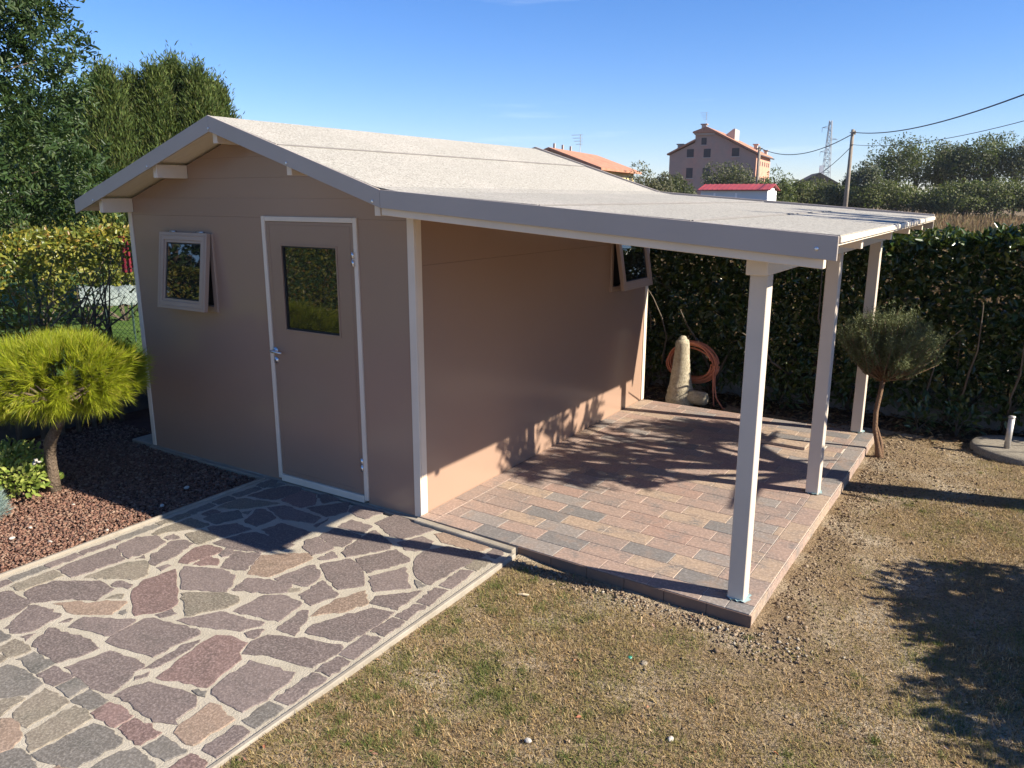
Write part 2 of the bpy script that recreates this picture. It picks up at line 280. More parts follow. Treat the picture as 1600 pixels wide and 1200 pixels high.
STONES = '''
p -1.513,-2.15 -1.511,-2.125 -1.502,-2.037 -1.436,-2.042 -1.432,-2.11 -1.433,-2.178
g -1.519,-2.024 -1.508,-1.831 -1.439,-1.833 -1.446,-2.033
p -1.51,-1.82 -1.511,-1.62 -1.436,-1.621 -1.438,-1.824
p -1.51,-1.605 -1.505,-1.372 -1.433,-1.371 -1.45,-1.608
g -1.508,-1.353 -1.503,-1.081 -1.434,-1.079 -1.432,-1.235 -1.441,-1.361
o -1.517,-1.06 -1.496,-0.833 -1.421,-0.848 -1.442,-1.062
g -1.499,-0.818 -1.512,-0.619 -1.432,-0.631 -1.432,-0.827
g -1.513,-0.597 -1.507,-0.451 -1.407,-0.465 -1.435,-0.607
g -1.51,-0.426 -1.488,-0.21 -1.412,-0.219 -1.416,-0.421
g -1.516,-0.186 -1.518,-0.024 -1.435,-0.023 -1.416,-0.192
g -1.409,-0.167 -1.422,-0.091 -1.347,-0.035 -1.348,-0.14
o -1.392,-2.072 -1.405,-2.035 -1.387,-1.822 -1.265,-1.838 -1.277,-1.918 -1.285,-2.05 -1.32,-2.076
p -1.381,-1.806 -1.401,-1.737 -1.381,-1.458 -1.321,-1.457 -1.163,-1.506 -1.176,-1.644 -1.212,-1.821
p -1.343,-1.443 -1.384,-1.412 -1.406,-1.264 -1.316,-1.182 -1.169,-1.217 -1.135,-1.393 -1.157,-1.488
o -1.371,-1.181 -1.397,-1.104 -1.376,-0.867 -1.167,-0.885 -1.197,-0.959 -1.288,-1.081 -1.325,-1.182
p -1.241,-1.174 -1.244,-1.099 -1.145,-1.127 -1.189,-1.185
o -1.181,-1.065 -1.146,-0.959 -1.017,-0.954 -0.936,-0.978 -0.966,-1.116 -1.045,-1.107
p -1.074,-1.395 -1.102,-1.303 -1.156,-1.179 -1.1,-1.122 -0.997,-1.136 -0.933,-1.305 -0.923,-1.456 -0.982,-1.455
r -0.845,-1.349 -0.9,-1.27 -0.942,-1.158 -0.903,-1.09 -0.773,-1.078 -0.748,-1.159 -0.774,-1.257 -0.779,-1.334
r -0.746,-1.318 -0.766,-1.193 -0.665,-1.187 -0.607,-1.249
p -0.722,-1.143 -0.767,-1.046 -0.703,-1.047 -0.658,-1.101 -0.68,-1.157
p -0.568,-1.255 -0.612,-1.18 -0.678,-1.054 -0.514,-0.987 -0.485,-1.018 -0.405,-1.201
o -1.138,-1.78 -1.139,-1.666 -1.115,-1.515 -1.047,-1.445 -0.95,-1.487 -0.858,-1.553 -0.85,-1.62 -0.987,-1.696
p -1.119,-1.464 -1.118,-1.404 -1.072,-1.434
p -0.895,-1.464 -0.876,-1.401 -0.84,-1.403 -0.836,-1.482
r -0.741,-1.724 -0.817,-1.6 -0.777,-1.414 -0.394,-1.676 -0.381,-1.73 -0.481,-1.875 -0.588,-1.821 -0.693,-1.76
p -0.925,-1.739 -0.935,-1.698 -0.893,-1.679 -0.813,-1.679 -0.795,-1.725 -0.86,-1.744
p -1.255,-2.064 -1.276,-2.01 -1.253,-1.902 -1.028,-1.751 -0.901,-1.758 -0.856,-1.764 -0.808,-1.899 -0.941,-1.952 -1.096,-2.1
o -0.798,-1.849 -0.78,-1.783 -0.753,-1.766 -0.713,-1.806
b -0.984,-2.049 -0.942,-2.006 -0.661,-1.809 -0.644,-1.815 -0.591,-1.936 -0.775,-2.044 -0.834,-2.051 -0.922,-2.025
g -0.591,-1.885 -0.581,-1.859 -0.541,-1.884 -0.547,-1.904
p -0.733,-1.411 -0.769,-1.363 -0.538,-1.261 -0.403,-1.274 -0.311,-1.381 -0.284,-1.436 -0.529,-1.555
o -0.484,-1.582 -0.395,-1.515 -0.263,-1.441 -0.171,-1.437 -0.119,-1.479 -0.143,-1.578 -0.243,-1.733 -0.369,-1.64
p -0.275,-1.404 -0.296,-1.325 -0.313,-1.253 -0.193,-1.2 -0.031,-1.167 0.02,-1.249 -0.051,-1.31
p -1.393,-2.23 -1.388,-2.165 -1.341,-2.097 -1.096,-2.104 -1.05,-2.199 -1.051,-2.289 -1.065,-2.385
p -0.939,-2.314 -1.015,-2.217 -1.072,-2.121 -1.03,-2.1 -0.834,-2.081 -0.808,-2.104 -0.789,-2.255 -0.839,-2.318
p -0.758,-2.131 -0.748,-2.076 -0.729,-2.074 -0.715,-2.103
p -0.782,-2.315 -0.743,-2.259 -0.721,-2.329
p -0.666,-2.13 -0.695,-2.032 -0.435,-1.895 -0.423,-1.907 -0.395,-2.064 -0.55,-2.093
p -0.369,-2.105 -0.392,-2.057 -0.406,-1.867 -0.37,-1.834 -0.037,-1.784 -0.014,-1.806 -0.039,-1.929 -0.038,-2.064 -0.204,-2.086
p -0.243,-1.783 -0.122,-1.598 0.175,-1.543 0.183,-1.576 0.13,-1.67 -0.08,-1.759
p -0.397,-1.812 -0.366,-1.721 -0.305,-1.743 -0.341,-1.816
p -0.07,-1.553 -0.067,-1.343 0.033,-1.279 0.189,-1.293 0.23,-1.5 0.083,-1.525
p -0.667,-2.313 -0.744,-2.189 -0.56,-2.155 -0.453,-2.14 -0.333,-2.16 -0.339,-2.206 -0.385,-2.343 -0.429,-2.346 -0.568,-2.336
p -0.319,-2.34 -0.265,-2.142 -0.072,-2.118 -0.014,-2.122 0.007,-2.14 0.002,-2.182 0.048,-2.244 0.066,-2.341 -0.049,-2.365
p 0.016,-2.15 0.005,-1.987 -0.012,-1.912 0.029,-1.833 0.055,-1.904 0.063,-2.088
r 0.13,-2.154 0.099,-2.026 0.063,-1.881 0.056,-1.761 0.132,-1.731 0.257,-1.722 0.287,-1.806 0.349,-1.841 0.401,-2.078 0.318,-2.094
p 0.064,-2.226 0.038,-2.205 0.066,-2.141 0.089,-2.173
p 0.099,-2.335 0.095,-2.273 0.136,-2.195 0.293,-2.161 0.414,-2.147 0.451,-2.166 0.479,-2.195 0.48,-2.3 0.519,-2.319 0.475,-2.328 0.413,-2.355 0.333,-2.348 0.234,-2.338
b 0.552,-2.353 0.535,-2.315 0.515,-2.138 0.703,-2.157 0.687,-2.362
g 0.36,-2.125 0.427,-2.097 0.453,-2.13
p 0.46,-2.097 0.415,-2.01 0.398,-1.818 0.508,-1.804 0.658,-1.779 0.691,-1.848 0.702,-2.026 0.681,-2.106 0.596,-2.107
p 0.31,-1.8 0.262,-1.701 0.28,-1.618 0.429,-1.559 0.672,-1.483 0.696,-1.485 0.709,-1.554 0.695,-1.701 0.555,-1.726 0.438,-1.744
p 0.167,-1.663 0.216,-1.595 0.232,-1.593 0.255,-1.68 0.215,-1.687
g -1.061,-2.363 -0.953,-2.351 -0.816,-2.345 -0.816,-2.399 -0.838,-2.457
o -0.769,-2.421 -0.782,-2.342 -0.606,-2.352 -0.617,-2.434 -0.735,-2.459
g -0.586,-2.43 -0.578,-2.35 -0.385,-2.358 -0.385,-2.445 -0.438,-2.448
p -0.372,-2.444 -0.37,-2.362 -0.199,-2.364 -0.211,-2.454
g -0.193,-2.449 -0.186,-2.363 -0.064,-2.367 -0.059,-2.463
g -0.038,-2.464 -0.037,-2.372 0.108,-2.378 0.105,-2.461
r 0.127,-2.466 0.128,-2.379 0.305,-2.379 0.31,-2.471
r 0.328,-2.46 0.329,-2.383 0.51,-2.386 0.508,-2.476 0.426,-2.481
g 0.526,-2.477 0.536,-2.388 0.696,-2.391 0.707,-2.406 0.678,-2.481 0.614,-2.488
r 0.721,-2.496 0.733,-2.395 0.831,-2.4 0.841,-2.452 0.811,-2.523
g -0.575,-2.597 -0.571,-2.478 -0.524,-2.464 -0.313,-2.46 -0.271,-2.47 -0.236,-2.549 -0.328,-2.628 -0.389,-2.681
o -0.159,-2.655 -0.188,-2.607 -0.224,-2.477 -0.024,-2.482 -0.015,-2.537 -0.01,-2.675 -0.067,-2.674
o -0.351,-2.698 -0.255,-2.581 -0.224,-2.576 -0.183,-2.696 -0.23,-2.739
o 0.036,-2.695 0.025,-2.64 0.017,-2.476 0.109,-2.471 0.167,-2.493 0.168,-2.511 0.173,-2.631 0.162,-2.748
g 0.183,-2.746 0.189,-2.633 0.212,-2.502 0.278,-2.491 0.404,-2.496 0.429,-2.515 0.415,-2.692 0.322,-2.724 0.25,-2.743
b -0.195,-2.743 -0.136,-2.679 -0.067,-2.674 0.055,-2.73 0.071,-2.778 0.045,-2.84
g 0.065,-2.861 0.087,-2.768 0.136,-2.754 0.295,-2.779 0.406,-2.841 0.246,-2.944
g 0.467,-2.669 0.463,-2.574 0.5,-2.499 0.648,-2.511 0.686,-2.529 0.753,-2.621 0.567,-2.739
b 0.333,-2.755 0.338,-2.72 0.386,-2.721 0.406,-2.75 0.38,-2.767
o -0.74,-2.479 -0.707,-2.458 -0.629,-2.458 -0.624,-2.504
o 0.366,-2.797 0.452,-2.7 0.556,-2.746 0.436,-2.833
p 0.746,-2.359 0.733,-2.182 0.824,-2.18 0.836,-2.358
p 0.737,-1.969 0.73,-1.725 0.821,-1.72 0.82,-1.964
p 0.73,-1.709 0.73,-1.565 0.818,-1.566 0.815,-1.709
p 0.725,-1.543 0.714,-1.341 0.808,-1.335 0.817,-1.543
p 0.714,-1.304 0.721,-1.133 0.804,-1.133 0.802,-1.303
p 0.719,-1.119 0.724,-0.962 0.792,-0.939 0.797,-1.118
g 0.729,-2.14 0.73,-1.987 0.823,-1.995 0.82,-2.151
p 0.719,-0.933 0.703,-0.745 0.792,-0.733 0.8,-0.935
p 0.704,-0.709 0.701,-0.481 0.779,-0.456 0.797,-0.707
o 0.699,-0.445 0.688,-0.335 0.738,-0.276 0.797,-0.291 0.792,-0.449
p 0.704,-0.216 0.699,-0.116 0.764,-0.125 0.806,-0.17 0.789,-0.243
p -1.389,-0.376 -1.375,-0.227 -1.293,-0.06 -1.163,-0.03 -1.119,-0.104 -1.146,-0.317
r -1.111,-0.294 -1.145,-0.161 -1.124,-0.067 -0.973,-0.07 -0.834,-0.211 -0.866,-0.323
p -0.963,-0.063 -0.885,-0.014 -0.741,-0.058 -0.791,-0.173
o -1.388,-0.657 -1.399,-0.479 -1.364,-0.418 -1.061,-0.345 -1.22,-0.579
p -1.386,-0.781 -1.382,-0.689 -1.295,-0.687 -1.332,-0.781
g -1.302,-0.83 -1.313,-0.768 -1.218,-0.595 -1.076,-0.668 -1.143,-0.844
g -1.162,-0.612 -1.13,-0.546 -1.094,-0.611
p -1.013,-0.712 -1.12,-0.504 -1.059,-0.482 -0.869,-0.552 -0.876,-0.722
p -1.085,-0.445 -1,-0.354 -0.608,-0.368 -0.582,-0.469 -0.815,-0.535
p -0.836,-0.304 -0.644,-0.04 -0.537,-0.201 -0.589,-0.339
p -0.533,-0.181 -0.574,-0.063 -0.303,-0.052 -0.33,-0.224
p -0.801,-0.738 -0.77,-0.589 -0.486,-0.583 -0.464,-0.78 -0.62,-0.791
p -1.144,-0.909 -1.033,-0.757 -0.861,-0.776 -0.928,-0.958 -1.026,-0.96
p -0.908,-1.049 -0.862,-0.855 -0.801,-0.785 -0.428,-0.786 -0.442,-0.88 -0.536,-0.982 -0.721,-1.045
b -0.359,-1.222 -0.495,-1.003 -0.337,-0.869 -0.242,-0.822 -0.182,-0.878 -0.217,-1.179
p -0.365,-0.774 -0.422,-0.679 -0.387,-0.612 -0.168,-0.691 -0.211,-0.837
p -0.387,-0.612 -0.401,-0.45 -0.326,-0.434 -0.162,-0.437 -0.137,-0.643 -0.243,-0.653
p -0.402,-0.418 -0.406,-0.273 -0.206,-0.277 -0.17,-0.412
p -0.552,-0.498 -0.549,-0.348 -0.522,-0.511
p -0.153,-0.846 -0.147,-0.719 -0.055,-0.77 -0.128,-0.849
p -0.082,-0.692 -0.111,-0.64 -0.151,-0.338 -0.133,-0.326 0.11,-0.441 0.141,-0.493 -0.02,-0.734
p -0.23,-0.227 -0.206,-0.042 0.198,-0.114 0.107,-0.341 0.01,-0.342
p 0.047,-0.718 0.184,-0.48 0.328,-0.525 0.355,-0.574 0.24,-0.826 0.149,-0.771
p -0.083,-0.893 0.021,-0.735 0.125,-0.773 0.268,-0.87 0.339,-0.954 0.241,-1.069 0.074,-0.994
p -0.176,-1.178 -0.133,-0.951 -0.1,-0.917 0.011,-0.985 0.049,-1.021 0.064,-1.137
p 0.095,-1.234 0.087,-1.033 0.288,-1.111 0.248,-1.287
o 0.02,-1.249 -0.005,-1.209 0.054,-1.171 0.071,-1.205
b 0.325,-1.36 0.316,-1.158 0.389,-0.99 0.497,-1.107 0.449,-1.231
p 0.285,-0.847 0.392,-0.641 0.587,-0.83 0.432,-0.974 0.351,-0.912
p 0.501,-1.083 0.482,-1.009 0.664,-0.815 0.682,-1.062
p 0.279,-1.554 0.243,-1.342 0.276,-1.331 0.327,-1.379 0.408,-1.551
p 0.427,-1.497 0.407,-1.416 0.523,-1.184 0.559,-1.12 0.693,-1.095 0.703,-1.255 0.679,-1.444
g 0.541,-0.731 0.647,-0.757 0.622,-0.808
p 0.117,-0.393 0.191,-0.226 0.309,-0.256 0.343,-0.35 0.299,-0.434 0.211,-0.448
p 0.433,-0.615 0.367,-0.522 0.343,-0.383 0.43,-0.259 0.667,-0.221 0.711,-0.248 0.678,-0.458 0.657,-0.735 0.63,-0.743 0.504,-0.689
b 0.235,-0.152 0.282,-0.098 0.637,-0.118 0.675,-0.137 0.647,-0.206 0.361,-0.237
'''

# ------------------------------------------------------------------ setting: ground sheets
def grid(name, x0, x1, y0, y1, step, zf, mt, kind='structure'):
    xs = np.arange(x0, x1+1e-6, step); ys = np.arange(y0, y1+1e-6, step); X, Y = np.meshgrid(xs, ys)
    P = np.stack([X.ravel(), Y.ravel(), np.zeros(X.size)], 1); P[:, 2] = zf(P)
    nx, ny = len(xs), len(ys); i = (np.arange(ny-1)[:, None]*nx + np.arange(nx-1)[None]).ravel()[:, None]
    o = obj(name, P, i + np.array([0, 1, nx+1, nx]), mt, smooth=True); o['kind'] = kind; return o
M_FIELD = mat('dry field soil', (.15, .105, .06), (.21, .15, .085), .05, rough=1, spec=.1, fine=(.10, .09, .04), fscale=2, ffac=.6)
M_SOIL = mat('lawn soil', (.25, .178, .105), (.35, .262, .165), 6, rough=1, spec=.1, fine=(.10, .075, .045), fscale=55, ffac=.8, bmp=1.0, bscale=60, bdist=.02, c3=(.50, .42, .31), c3s=1.8)
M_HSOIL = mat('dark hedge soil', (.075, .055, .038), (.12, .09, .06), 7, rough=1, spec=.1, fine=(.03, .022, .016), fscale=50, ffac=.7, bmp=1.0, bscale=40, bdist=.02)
M_NLAWN = mat('green lawn', (.06, .11, .022), (.09, .14, .03), 1.5, rough=1, spec=.1, fine=(.03, .05, .012), fscale=40, ffac=.6)
G = 3000.0
o = obj('ground', [(-G, -G, -.16), (G, -G, -.16), (G, G, -.16), (-G, G, -.16)], [(0, 1, 2, 3)], M_FIELD); o['kind'] = 'structure'
def lawn_z(P):
    z = -.078 + .010*wob(P, 2.2, 1) + .005*wob(P, 9, 2) + .003*wob(P, 26, 3) + .034*np.exp(-np.clip(P[:, 0]-.9, 0, 9)/.25)
    d = np.maximum(np.maximum(P[:, 0]-2.5, -.1-P[:, 1]), np.maximum(-P[:, 0]+.9, 0)*0)
    return z
grid('lawn', .86, 8.0, -9.0, 4.3, .05, lawn_z, M_SOIL)
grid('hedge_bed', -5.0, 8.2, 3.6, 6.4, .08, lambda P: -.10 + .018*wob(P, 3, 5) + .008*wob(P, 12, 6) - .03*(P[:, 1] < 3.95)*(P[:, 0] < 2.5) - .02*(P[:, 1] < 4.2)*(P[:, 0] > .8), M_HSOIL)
M_LAVA_BASE = mat('lava bed base', (.07, .035, .026), (.10, .05, .036), 20, rough=1, spec=.1)
grid('gravel_bed', -4.9, -1.5, -7.0, 3.6, .1, lambda P: -.062 + .012*wob(P, 1.8, 8) - .03*(P[:, 0] < -4.3), M_LAVA_BASE)
o = obj('neighbour_lawn', [(-60, -40, -.13), (-5.0, -40, -.13), (-5.0, 40, -.13), (-60, 40, -.13)], [(0, 1, 2, 3)], M_NLAWN); o['kind'] = 'structure'

# ------------------------------------------------------------------ crazy-paved path: mortar bed, stones, edging
path = obj('stone_path', *(lambda P: (P, [(0, 1, 2, 3, 4)[:len(P)//2] if 0 else tuple(range(4)), (4, 7, 6, 5), (0, 4, 5, 1), (1, 5, 6, 2), (2, 6, 7, 3), (3, 7, 4, 0)]))(
    [(-1.56, -7, -.030), (-1.56, -.045, -.030), (.845, -.125, -.030), (.875, -7, -.030), (-1.56, -7, -.15), (-1.56, -.045, -.15), (.845, -.125, -.15), (.875, -7, -.15)]), M_GROUT)
path['kind'] = 'structure'
# upper strip of mortar between path and shed wall
box('door_step_strip', (-3.13, -.045, -.14), (.0, .0-.004, -.026), M_CONC, path, .004)
def stone(poly, mt, seed):
    r = np.random.default_rng(seed); P = np.array(poly); Q = []
    area = .5*np.sum(P[:, 0]*np.roll(P[:, 1], -1) - np.roll(P[:, 0], -1)*P[:, 1])
    if area < 0: P = P[::-1]
    per = np.linalg.norm(np.roll(P, -1, 0)-P, axis=1).sum(); step = max(.028, per/34)
    for a, b in zip(P, np.roll(P, -1, 0)):
        L = np.linalg.norm(b-a); k = max(1, int(round(L/step))); nrm = np.array([b[1]-a[1], a[0]-b[0]])/(L+1e-6)
        for j in range(k):
            t = j/k; Q.append(a + (b-a)*t + nrm*.0045 + nrm*r.normal()*(.0055 if j else .003))
    Q = np.array(Q); c = Q.mean(0); n = len(Q); d = c-Q; dl = np.linalg.norm(d, axis=1)[:, None]
    top = Q + d/dl*np.minimum(.004, dl*.2); tl = r.normal(size=2)*.004; h = r.uniform(-.001, .0015)
    zt = lambda q: -.0262 + h + (q-c) @ tl*.4
    V = [(*q, -.045) for q in Q] + [(*q, zt(q)-.0022) for q in Q] + [(*q, zt(q)) for q in top]
    F = [(i, (i+1) % n, (i+1) % n+n, i+n) for i in range(n)] + [(i+n, (i+1) % n+n, (i+1) % n+2*n, i+2*n) for i in range(n)] + [tuple(range(2*n, 3*n))]
    return obj('stone', V, F, mt, path)
for k, ln in enumerate(STONES.strip().split('\n')):
    c, *pp = ln.split(); stone([tuple(map(float, q.split(','))) for q in pp], M_STONE[c][(k*7+k//3) % 3], k)
hexa('edging', [(.846, -.128, -.15), (.872, -.126, -.15), (.902, -7, -.15), (.876, -7, -.15), (.846, -.128, -.02), (.872, -.126, -.02), (.902, -7, -.02), (.876, -7, -.02)], M_CONC, path, .005)
hexa('edging', [(-1.585, -7, -.15), (-1.561, -7, -.15), (-1.561, -.05, -.15), (-1.585, -.05, -.15), (-1.585, -7, -.012), (-1.561, -7, -.012), (-1.561, -.05, -.012), (-1.585, -.05, -.012)], M_CONC, path, .004)
hexa('kerb', [(0, -.085, -.15), (.842, -.128, -.15), (.842, -.078, -.15), (0, -.034, -.15), (0, -.085, -.006), (.842, -.128, -.006), (.842, -.078, -.003), (0, -.034, -.003)], M_CONC, path, .005)

# ------------------------------------------------------------------ tiled patio
def uv(u, v): return np.array([u + .05*v/3.9*(u/2.3) + (.0 if v < 3 else 0), v - .036*u*(1-.55*v/3.9)])
M_BED = mat('pale grout', (.48, .43, .35), (.56, .51, .43), 12, rough=.95, bmp=.3, bscale=120)
def tpl(u0, u1, v0, v1, z0, z1):
    c = [uv(u0, v0), uv(u1, v0), uv(u1, v1), uv(u0, v1)]; return [(*p, z0) for p in c] + [(*p, z1) for p in c]
V0, V1, PW, RW = -.030, 3.905, .3205, .1574
patio = hexa('patio', tpl(0.006, 2.35, V0+.006, V1-.004, -.15, -.0035), M_BED); patio['kind'] = 'structure'
g_ = .0022
known = {(0, .94): 'g', (0, 1.26): 's', (1, 1.05): 'd', (1, .73): 's', (2, 1.58): 'd', (4, .94): 'd', (5, .62): 'g', (1, 1.69): 't', (2, 1.9): 't', (3, 1.37): 't', (1, 1.37): 's', (0, 1.58): 's', (1, 2.0): 'd', (1, .41): 'g', (0, .3): 's'}
pool = 'ssstttmmmgrrgd'
tr = random.Random(11)
def tile(u0, u1, v0, v1, k, name='tile', dz=0.0):
    z = tr.uniform(-.0006, .0006)+dz
    return hexa(name, tpl(u0+g_, u1-g_, v0+g_, v1-g_, -.012, z), M_TILE[k], patio, .0018)
nrow = 25
for i in range(nrow):
    v0 = V0 + RW*i; v1 = min(V1, v0+RW); ph = .461 if i % 2 == 0 else .567
    js = [.134] + [x for x in (ph + PW*np.arange(-2, 8)) if .19 < x < 2.17] + [2.215]
    for a, b in zip(js[:-1], js[1:]):
        k = tr.choice(pool)
        for (r, x), kk in known.items():
            if r == i and a <= x < b: k = kk
        if i in (20, 21) and b > 2.0:
            if i == 20: b -= .012
        tile(a, b, v0, v1, k)
for j in range(13):
    v0 = V0 + (.10 + .3205*(j-1) if j else 0); v0 = V0 + max(0, .10 + .3205*(j-1)) if j else V0; v1 = min(V1, V0+.10+.3205*j)
    if v1 > v0 + .02: tile(0.004, .134, v0, v1, tr.choice('ssmgt'), 'border_tile')
    if v1 > v0 + .02: tile(2.215, 2.352, v0, v1, tr.choice('sstmgd'), 'border_tile')
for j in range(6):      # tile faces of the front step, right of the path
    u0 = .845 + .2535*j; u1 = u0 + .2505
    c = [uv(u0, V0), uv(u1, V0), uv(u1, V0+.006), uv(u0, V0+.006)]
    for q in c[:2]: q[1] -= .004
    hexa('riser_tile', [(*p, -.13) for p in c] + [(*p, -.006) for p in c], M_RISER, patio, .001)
for j in range(12):
    v0 = V0 + .325*j + .002; v1 = min(V1, v0+.322)
    c = [uv(2.350, v0), uv(2.358, v0), uv(2.358, v1), uv(2.350, v1)]
    hexa('riser_tile', [(*p, -.13) for p in c] + [(*p, -.006) for p in c], M_TILE[tr.choice('sst')], patio, .001)
# lifted inspection cover with open slots at both ends
cov = [uv(1.50, 3.02), uv(1.92, 3.02), uv(1.92, 3.18), uv(1.50, 3.18)]
cover = hexa('tiled_cover', [(*p, .002) for p in cov] + [(*p, .026) for p in cov], M_TILE['t'], None, .002, org=(*cov[0], .002))
tag(cover, 'tan tiled inspection cover lying flush near the back of the patio', 'cover')

# ------------------------------------------------------------------ the shed with its lean-to canopy
shed = thing('garden_shed', 'taupe garden shed with pale felt roof and a lean-to canopy on white posts', 'shed', (-1.56, 1.96, 0))
W, D = 3.119, 3.92; RX, RZ = -1.5627, 2.7374; KX, KZ = 0.0, 2.2275; EX, EZ = 2.656, 2.0194; LX, LZ = -3.3674, 2.1556
YF, YB = -.303, 4.167
def panel(name, ax, u0, u1, z0, z1, holes, c0, c1, mt, parent):
    """wall slab with rectangular openings. ax 'x': u runs along x, faces at y=c0 (outside), c1; ax 'y': u along y, faces at x=c0,c1"""
    us = sorted({u0, u1, *[h[i] for h in holes for i in (0, 1)]}); zs = sorted({z0, z1, *[min(max(h[i], z0), z1) for h in holes for i in (2, 3)]})
    def filled(i, j):
        if not (0 <= i < len(us)-1 and 0 <= j < len(zs)-1): return False
        u, z = (us[i]+us[i+1])/2, (zs[j]+zs[j+1])/2
        return not any(h[0] < u < h[1] and h[2] < z < h[3] for h in holes)
    V = []; F = []; idx = {}
    def v(i, j, s):
        if (i, j, s) not in idx:
            c = c0 if s == 0 else c1; idx[(i, j, s)] = len(V); V.append((us[i], c, zs[j]) if ax == 'x' else (c, us[i], zs[j]))
        return idx[(i, j, s)]
    for i in range(len(us)-1):
        for j in range(len(zs)-1):
            if not filled(i, j): continue
            for s in (0, 1): F.append((v(i, j, s), v(i+1, j, s), v(i+1, j+1, s), v(i, j+1, s)))
            for di, dj, (a, b) in ((-1, 0, ((0, 0), (0, 1))), (1, 0, ((1, 0), (1, 1))), (0, -1, ((0, 0), (1, 0))), (0, 1, ((0, 1), (1, 1)))):
                if not filled(i+di, j+dj): F.append((v(i+a[0], j+a[1], 0), v(i+b[0], j+b[1], 0), v(i+b[0], j+b[1], 1), v(i+a[0], j+a[1], 1)))
    return bevobj(name, V, F, mt, parent)
DX0, DX1, DH = -1.446, -.490, 2.05
WH = (-2.615, -2.055, 1.31, 1.875)
panel('front_wall', 'x', -W+.003, -.003, -.02, 2.0388, [(DX0+.004, DX1-.004, -.03, DH), WH], 0.0, .045, M_WALL, shed)
def roofz(x): return RZ - (RZ-KZ)*abs(x-RX)/(KX-RX)
def gb(z): # half width of gable at height z under the roof boards
    return (RZ-.075 - z)/((RZ-KZ)/(KX-RX))
zb = [2.0392, 2.178, 2.326, 2.474, 2.655]
for a, b in zip(zb[:-1], zb[1:]):
    a2 = a+.0003; wa, wb = min(gb(a2), W/2-.003), max(.01, min(gb(b), W/2-.003))
    wm = W/2-.003; poly = [(RX-wa, a2), (RX+wa, a2)]
    zk = RZ-.075-wm*(RZ-KZ)/(KX-RX)
    if a2 < zk < b: poly += [(RX+wm, zk)]
    poly += [(RX+wb, b), (RX-wb, b)]
    if a2 < zk < b: poly += [(RX-wm, zk)]
    if a2 < DH:       # leave the head of the door opening free
        pass
    prism_y('gable_board', poly, 0.0, .045, M_WALL, shed, .0006)
WH2 = (3.02, 3.66, 1.31, 1.875)
panel('side_wall', 'y', .003, D-.003, -.02, 1.744, [WH2], 0.0, -.045, M_WALL, shed)
panel('side_wall', 'y', .003, D-.003, 1.7452, 2.13, [WH2], 0.0, -.045, M_WALL, shed)
panel('side_wall', 'y', .003, D-.003, -.02, 2.12, [], -W, -W+.045, M_WALL, shed)
prism_y('rear_wall', [(-W+.05, -.02), (-.05, -.02), (-.05, 2.13), (RX, 2.62), (-W+.05, 2.13)], D-.045, D-.001, M_WALL, shed)
box('floor_slab', (-W-.34, -.004, -.15), (-.004, D+.02, -.022), M_CONC, shed, .004)
# corner trims (L-shaped pairs)
for name, a, b in (('corner_trim', (-.052, -.009, -.018), (.009, .004, 2.13)), ('corner_trim', (-.0005, .005, -.002), (.0105, .066, 2.12)),
                   ('corner_trim', (-W-.009, -.009, -.018), (-W+.04, .004, 2.11)), ('corner_trim', (-W-.0105, .005, -.018), (-W+.0005, .06, 2.10)),
                   ('corner_trim', (.0005, D-.06, -.002), (.0105, D+.008, 2.12)), ('corner_trim', (-W-.0105, D-.06, -.018), (-W+.0005, D+.008, 2.10))):
    box(name, a, b, M_TRIM, shed, .003)
# door
fr = .036
dframe = box('door_frame', (DX0, -.014, 0.0), (DX0+fr, .04, DH), M_TRIM, shed, .003)
box('frame_side', (DX1-fr, -.014, 0.0), (DX1, .04, DH), M_TRIM, dframe, .003)
box('frame_head', (DX0+fr+.001, -.013, DH-fr), (DX1-fr-.001, .04, DH-.001), M_TRIM, dframe, .003)
box('threshold', (DX0+fr+.001, -.02, -.018), (DX1-fr-.001, .04, .036), M_TRIM, dframe, .003)
dx0, dx1, dz0, dz1 = DX0+fr+.003, DX1-fr-.003, .040, DH-fr-.003
GX0, GX1, GZ0, GZ1 = -1.255, -.700, 1.216, 1.84
door = panel('door', 'x', dx0, dx1, dz0, dz1, [(GX0, GX1, GZ0, GZ1)], -.004, .036, M_DOOR, shed)
def rect_frame(name, x0, x1, z0, z1, w, y0, y1, mt, parent, bev=.002):
    V = [(x0, y0, z0), (x1, y0, z0), (x1, y0, z1), (x0, y0, z1), (x0+w, y0, z0+w), (x1-w, y0, z0+w), (x1-w, y0, z1-w), (x0+w, y0, z1-w)]
    V += [(x, y1, z) for x, _, z in V]
    F = []
    for i in range(4):
        j = (i+1) % 4; F += [(i, j, j+4, i+4), (i+8, i+12, j+12, j+8), (i, i+8, j+8, j), (i+4, j+4, j+12, i+12)]
    return bevobj(name, V, F, mt, parent, bev)
rect_frame('glazing_bead', GX0-.012, GX1+.012, GZ0-.012, GZ1+.012, .014, -.009, -.0035, M_DOOR, door, .001)
rect_frame('gasket', GX0+.0005, GX1-.0005, GZ0+.0005, GZ1-.0005, .012, .004, .016, M_BLACK, door, .001)
box('glass_pane', (GX0+.004, .012, GZ0+.004), (GX1-.004, .02, GZ1-.004), M_GLASS, door)
rect_frame('door_moulding', dx0+.03, dx1-.03, dz0+.03, dz1-.02, .006, -.0065, -.0035, M_DOOR, door, .001)
HX, HZ = -1.388, 1.041
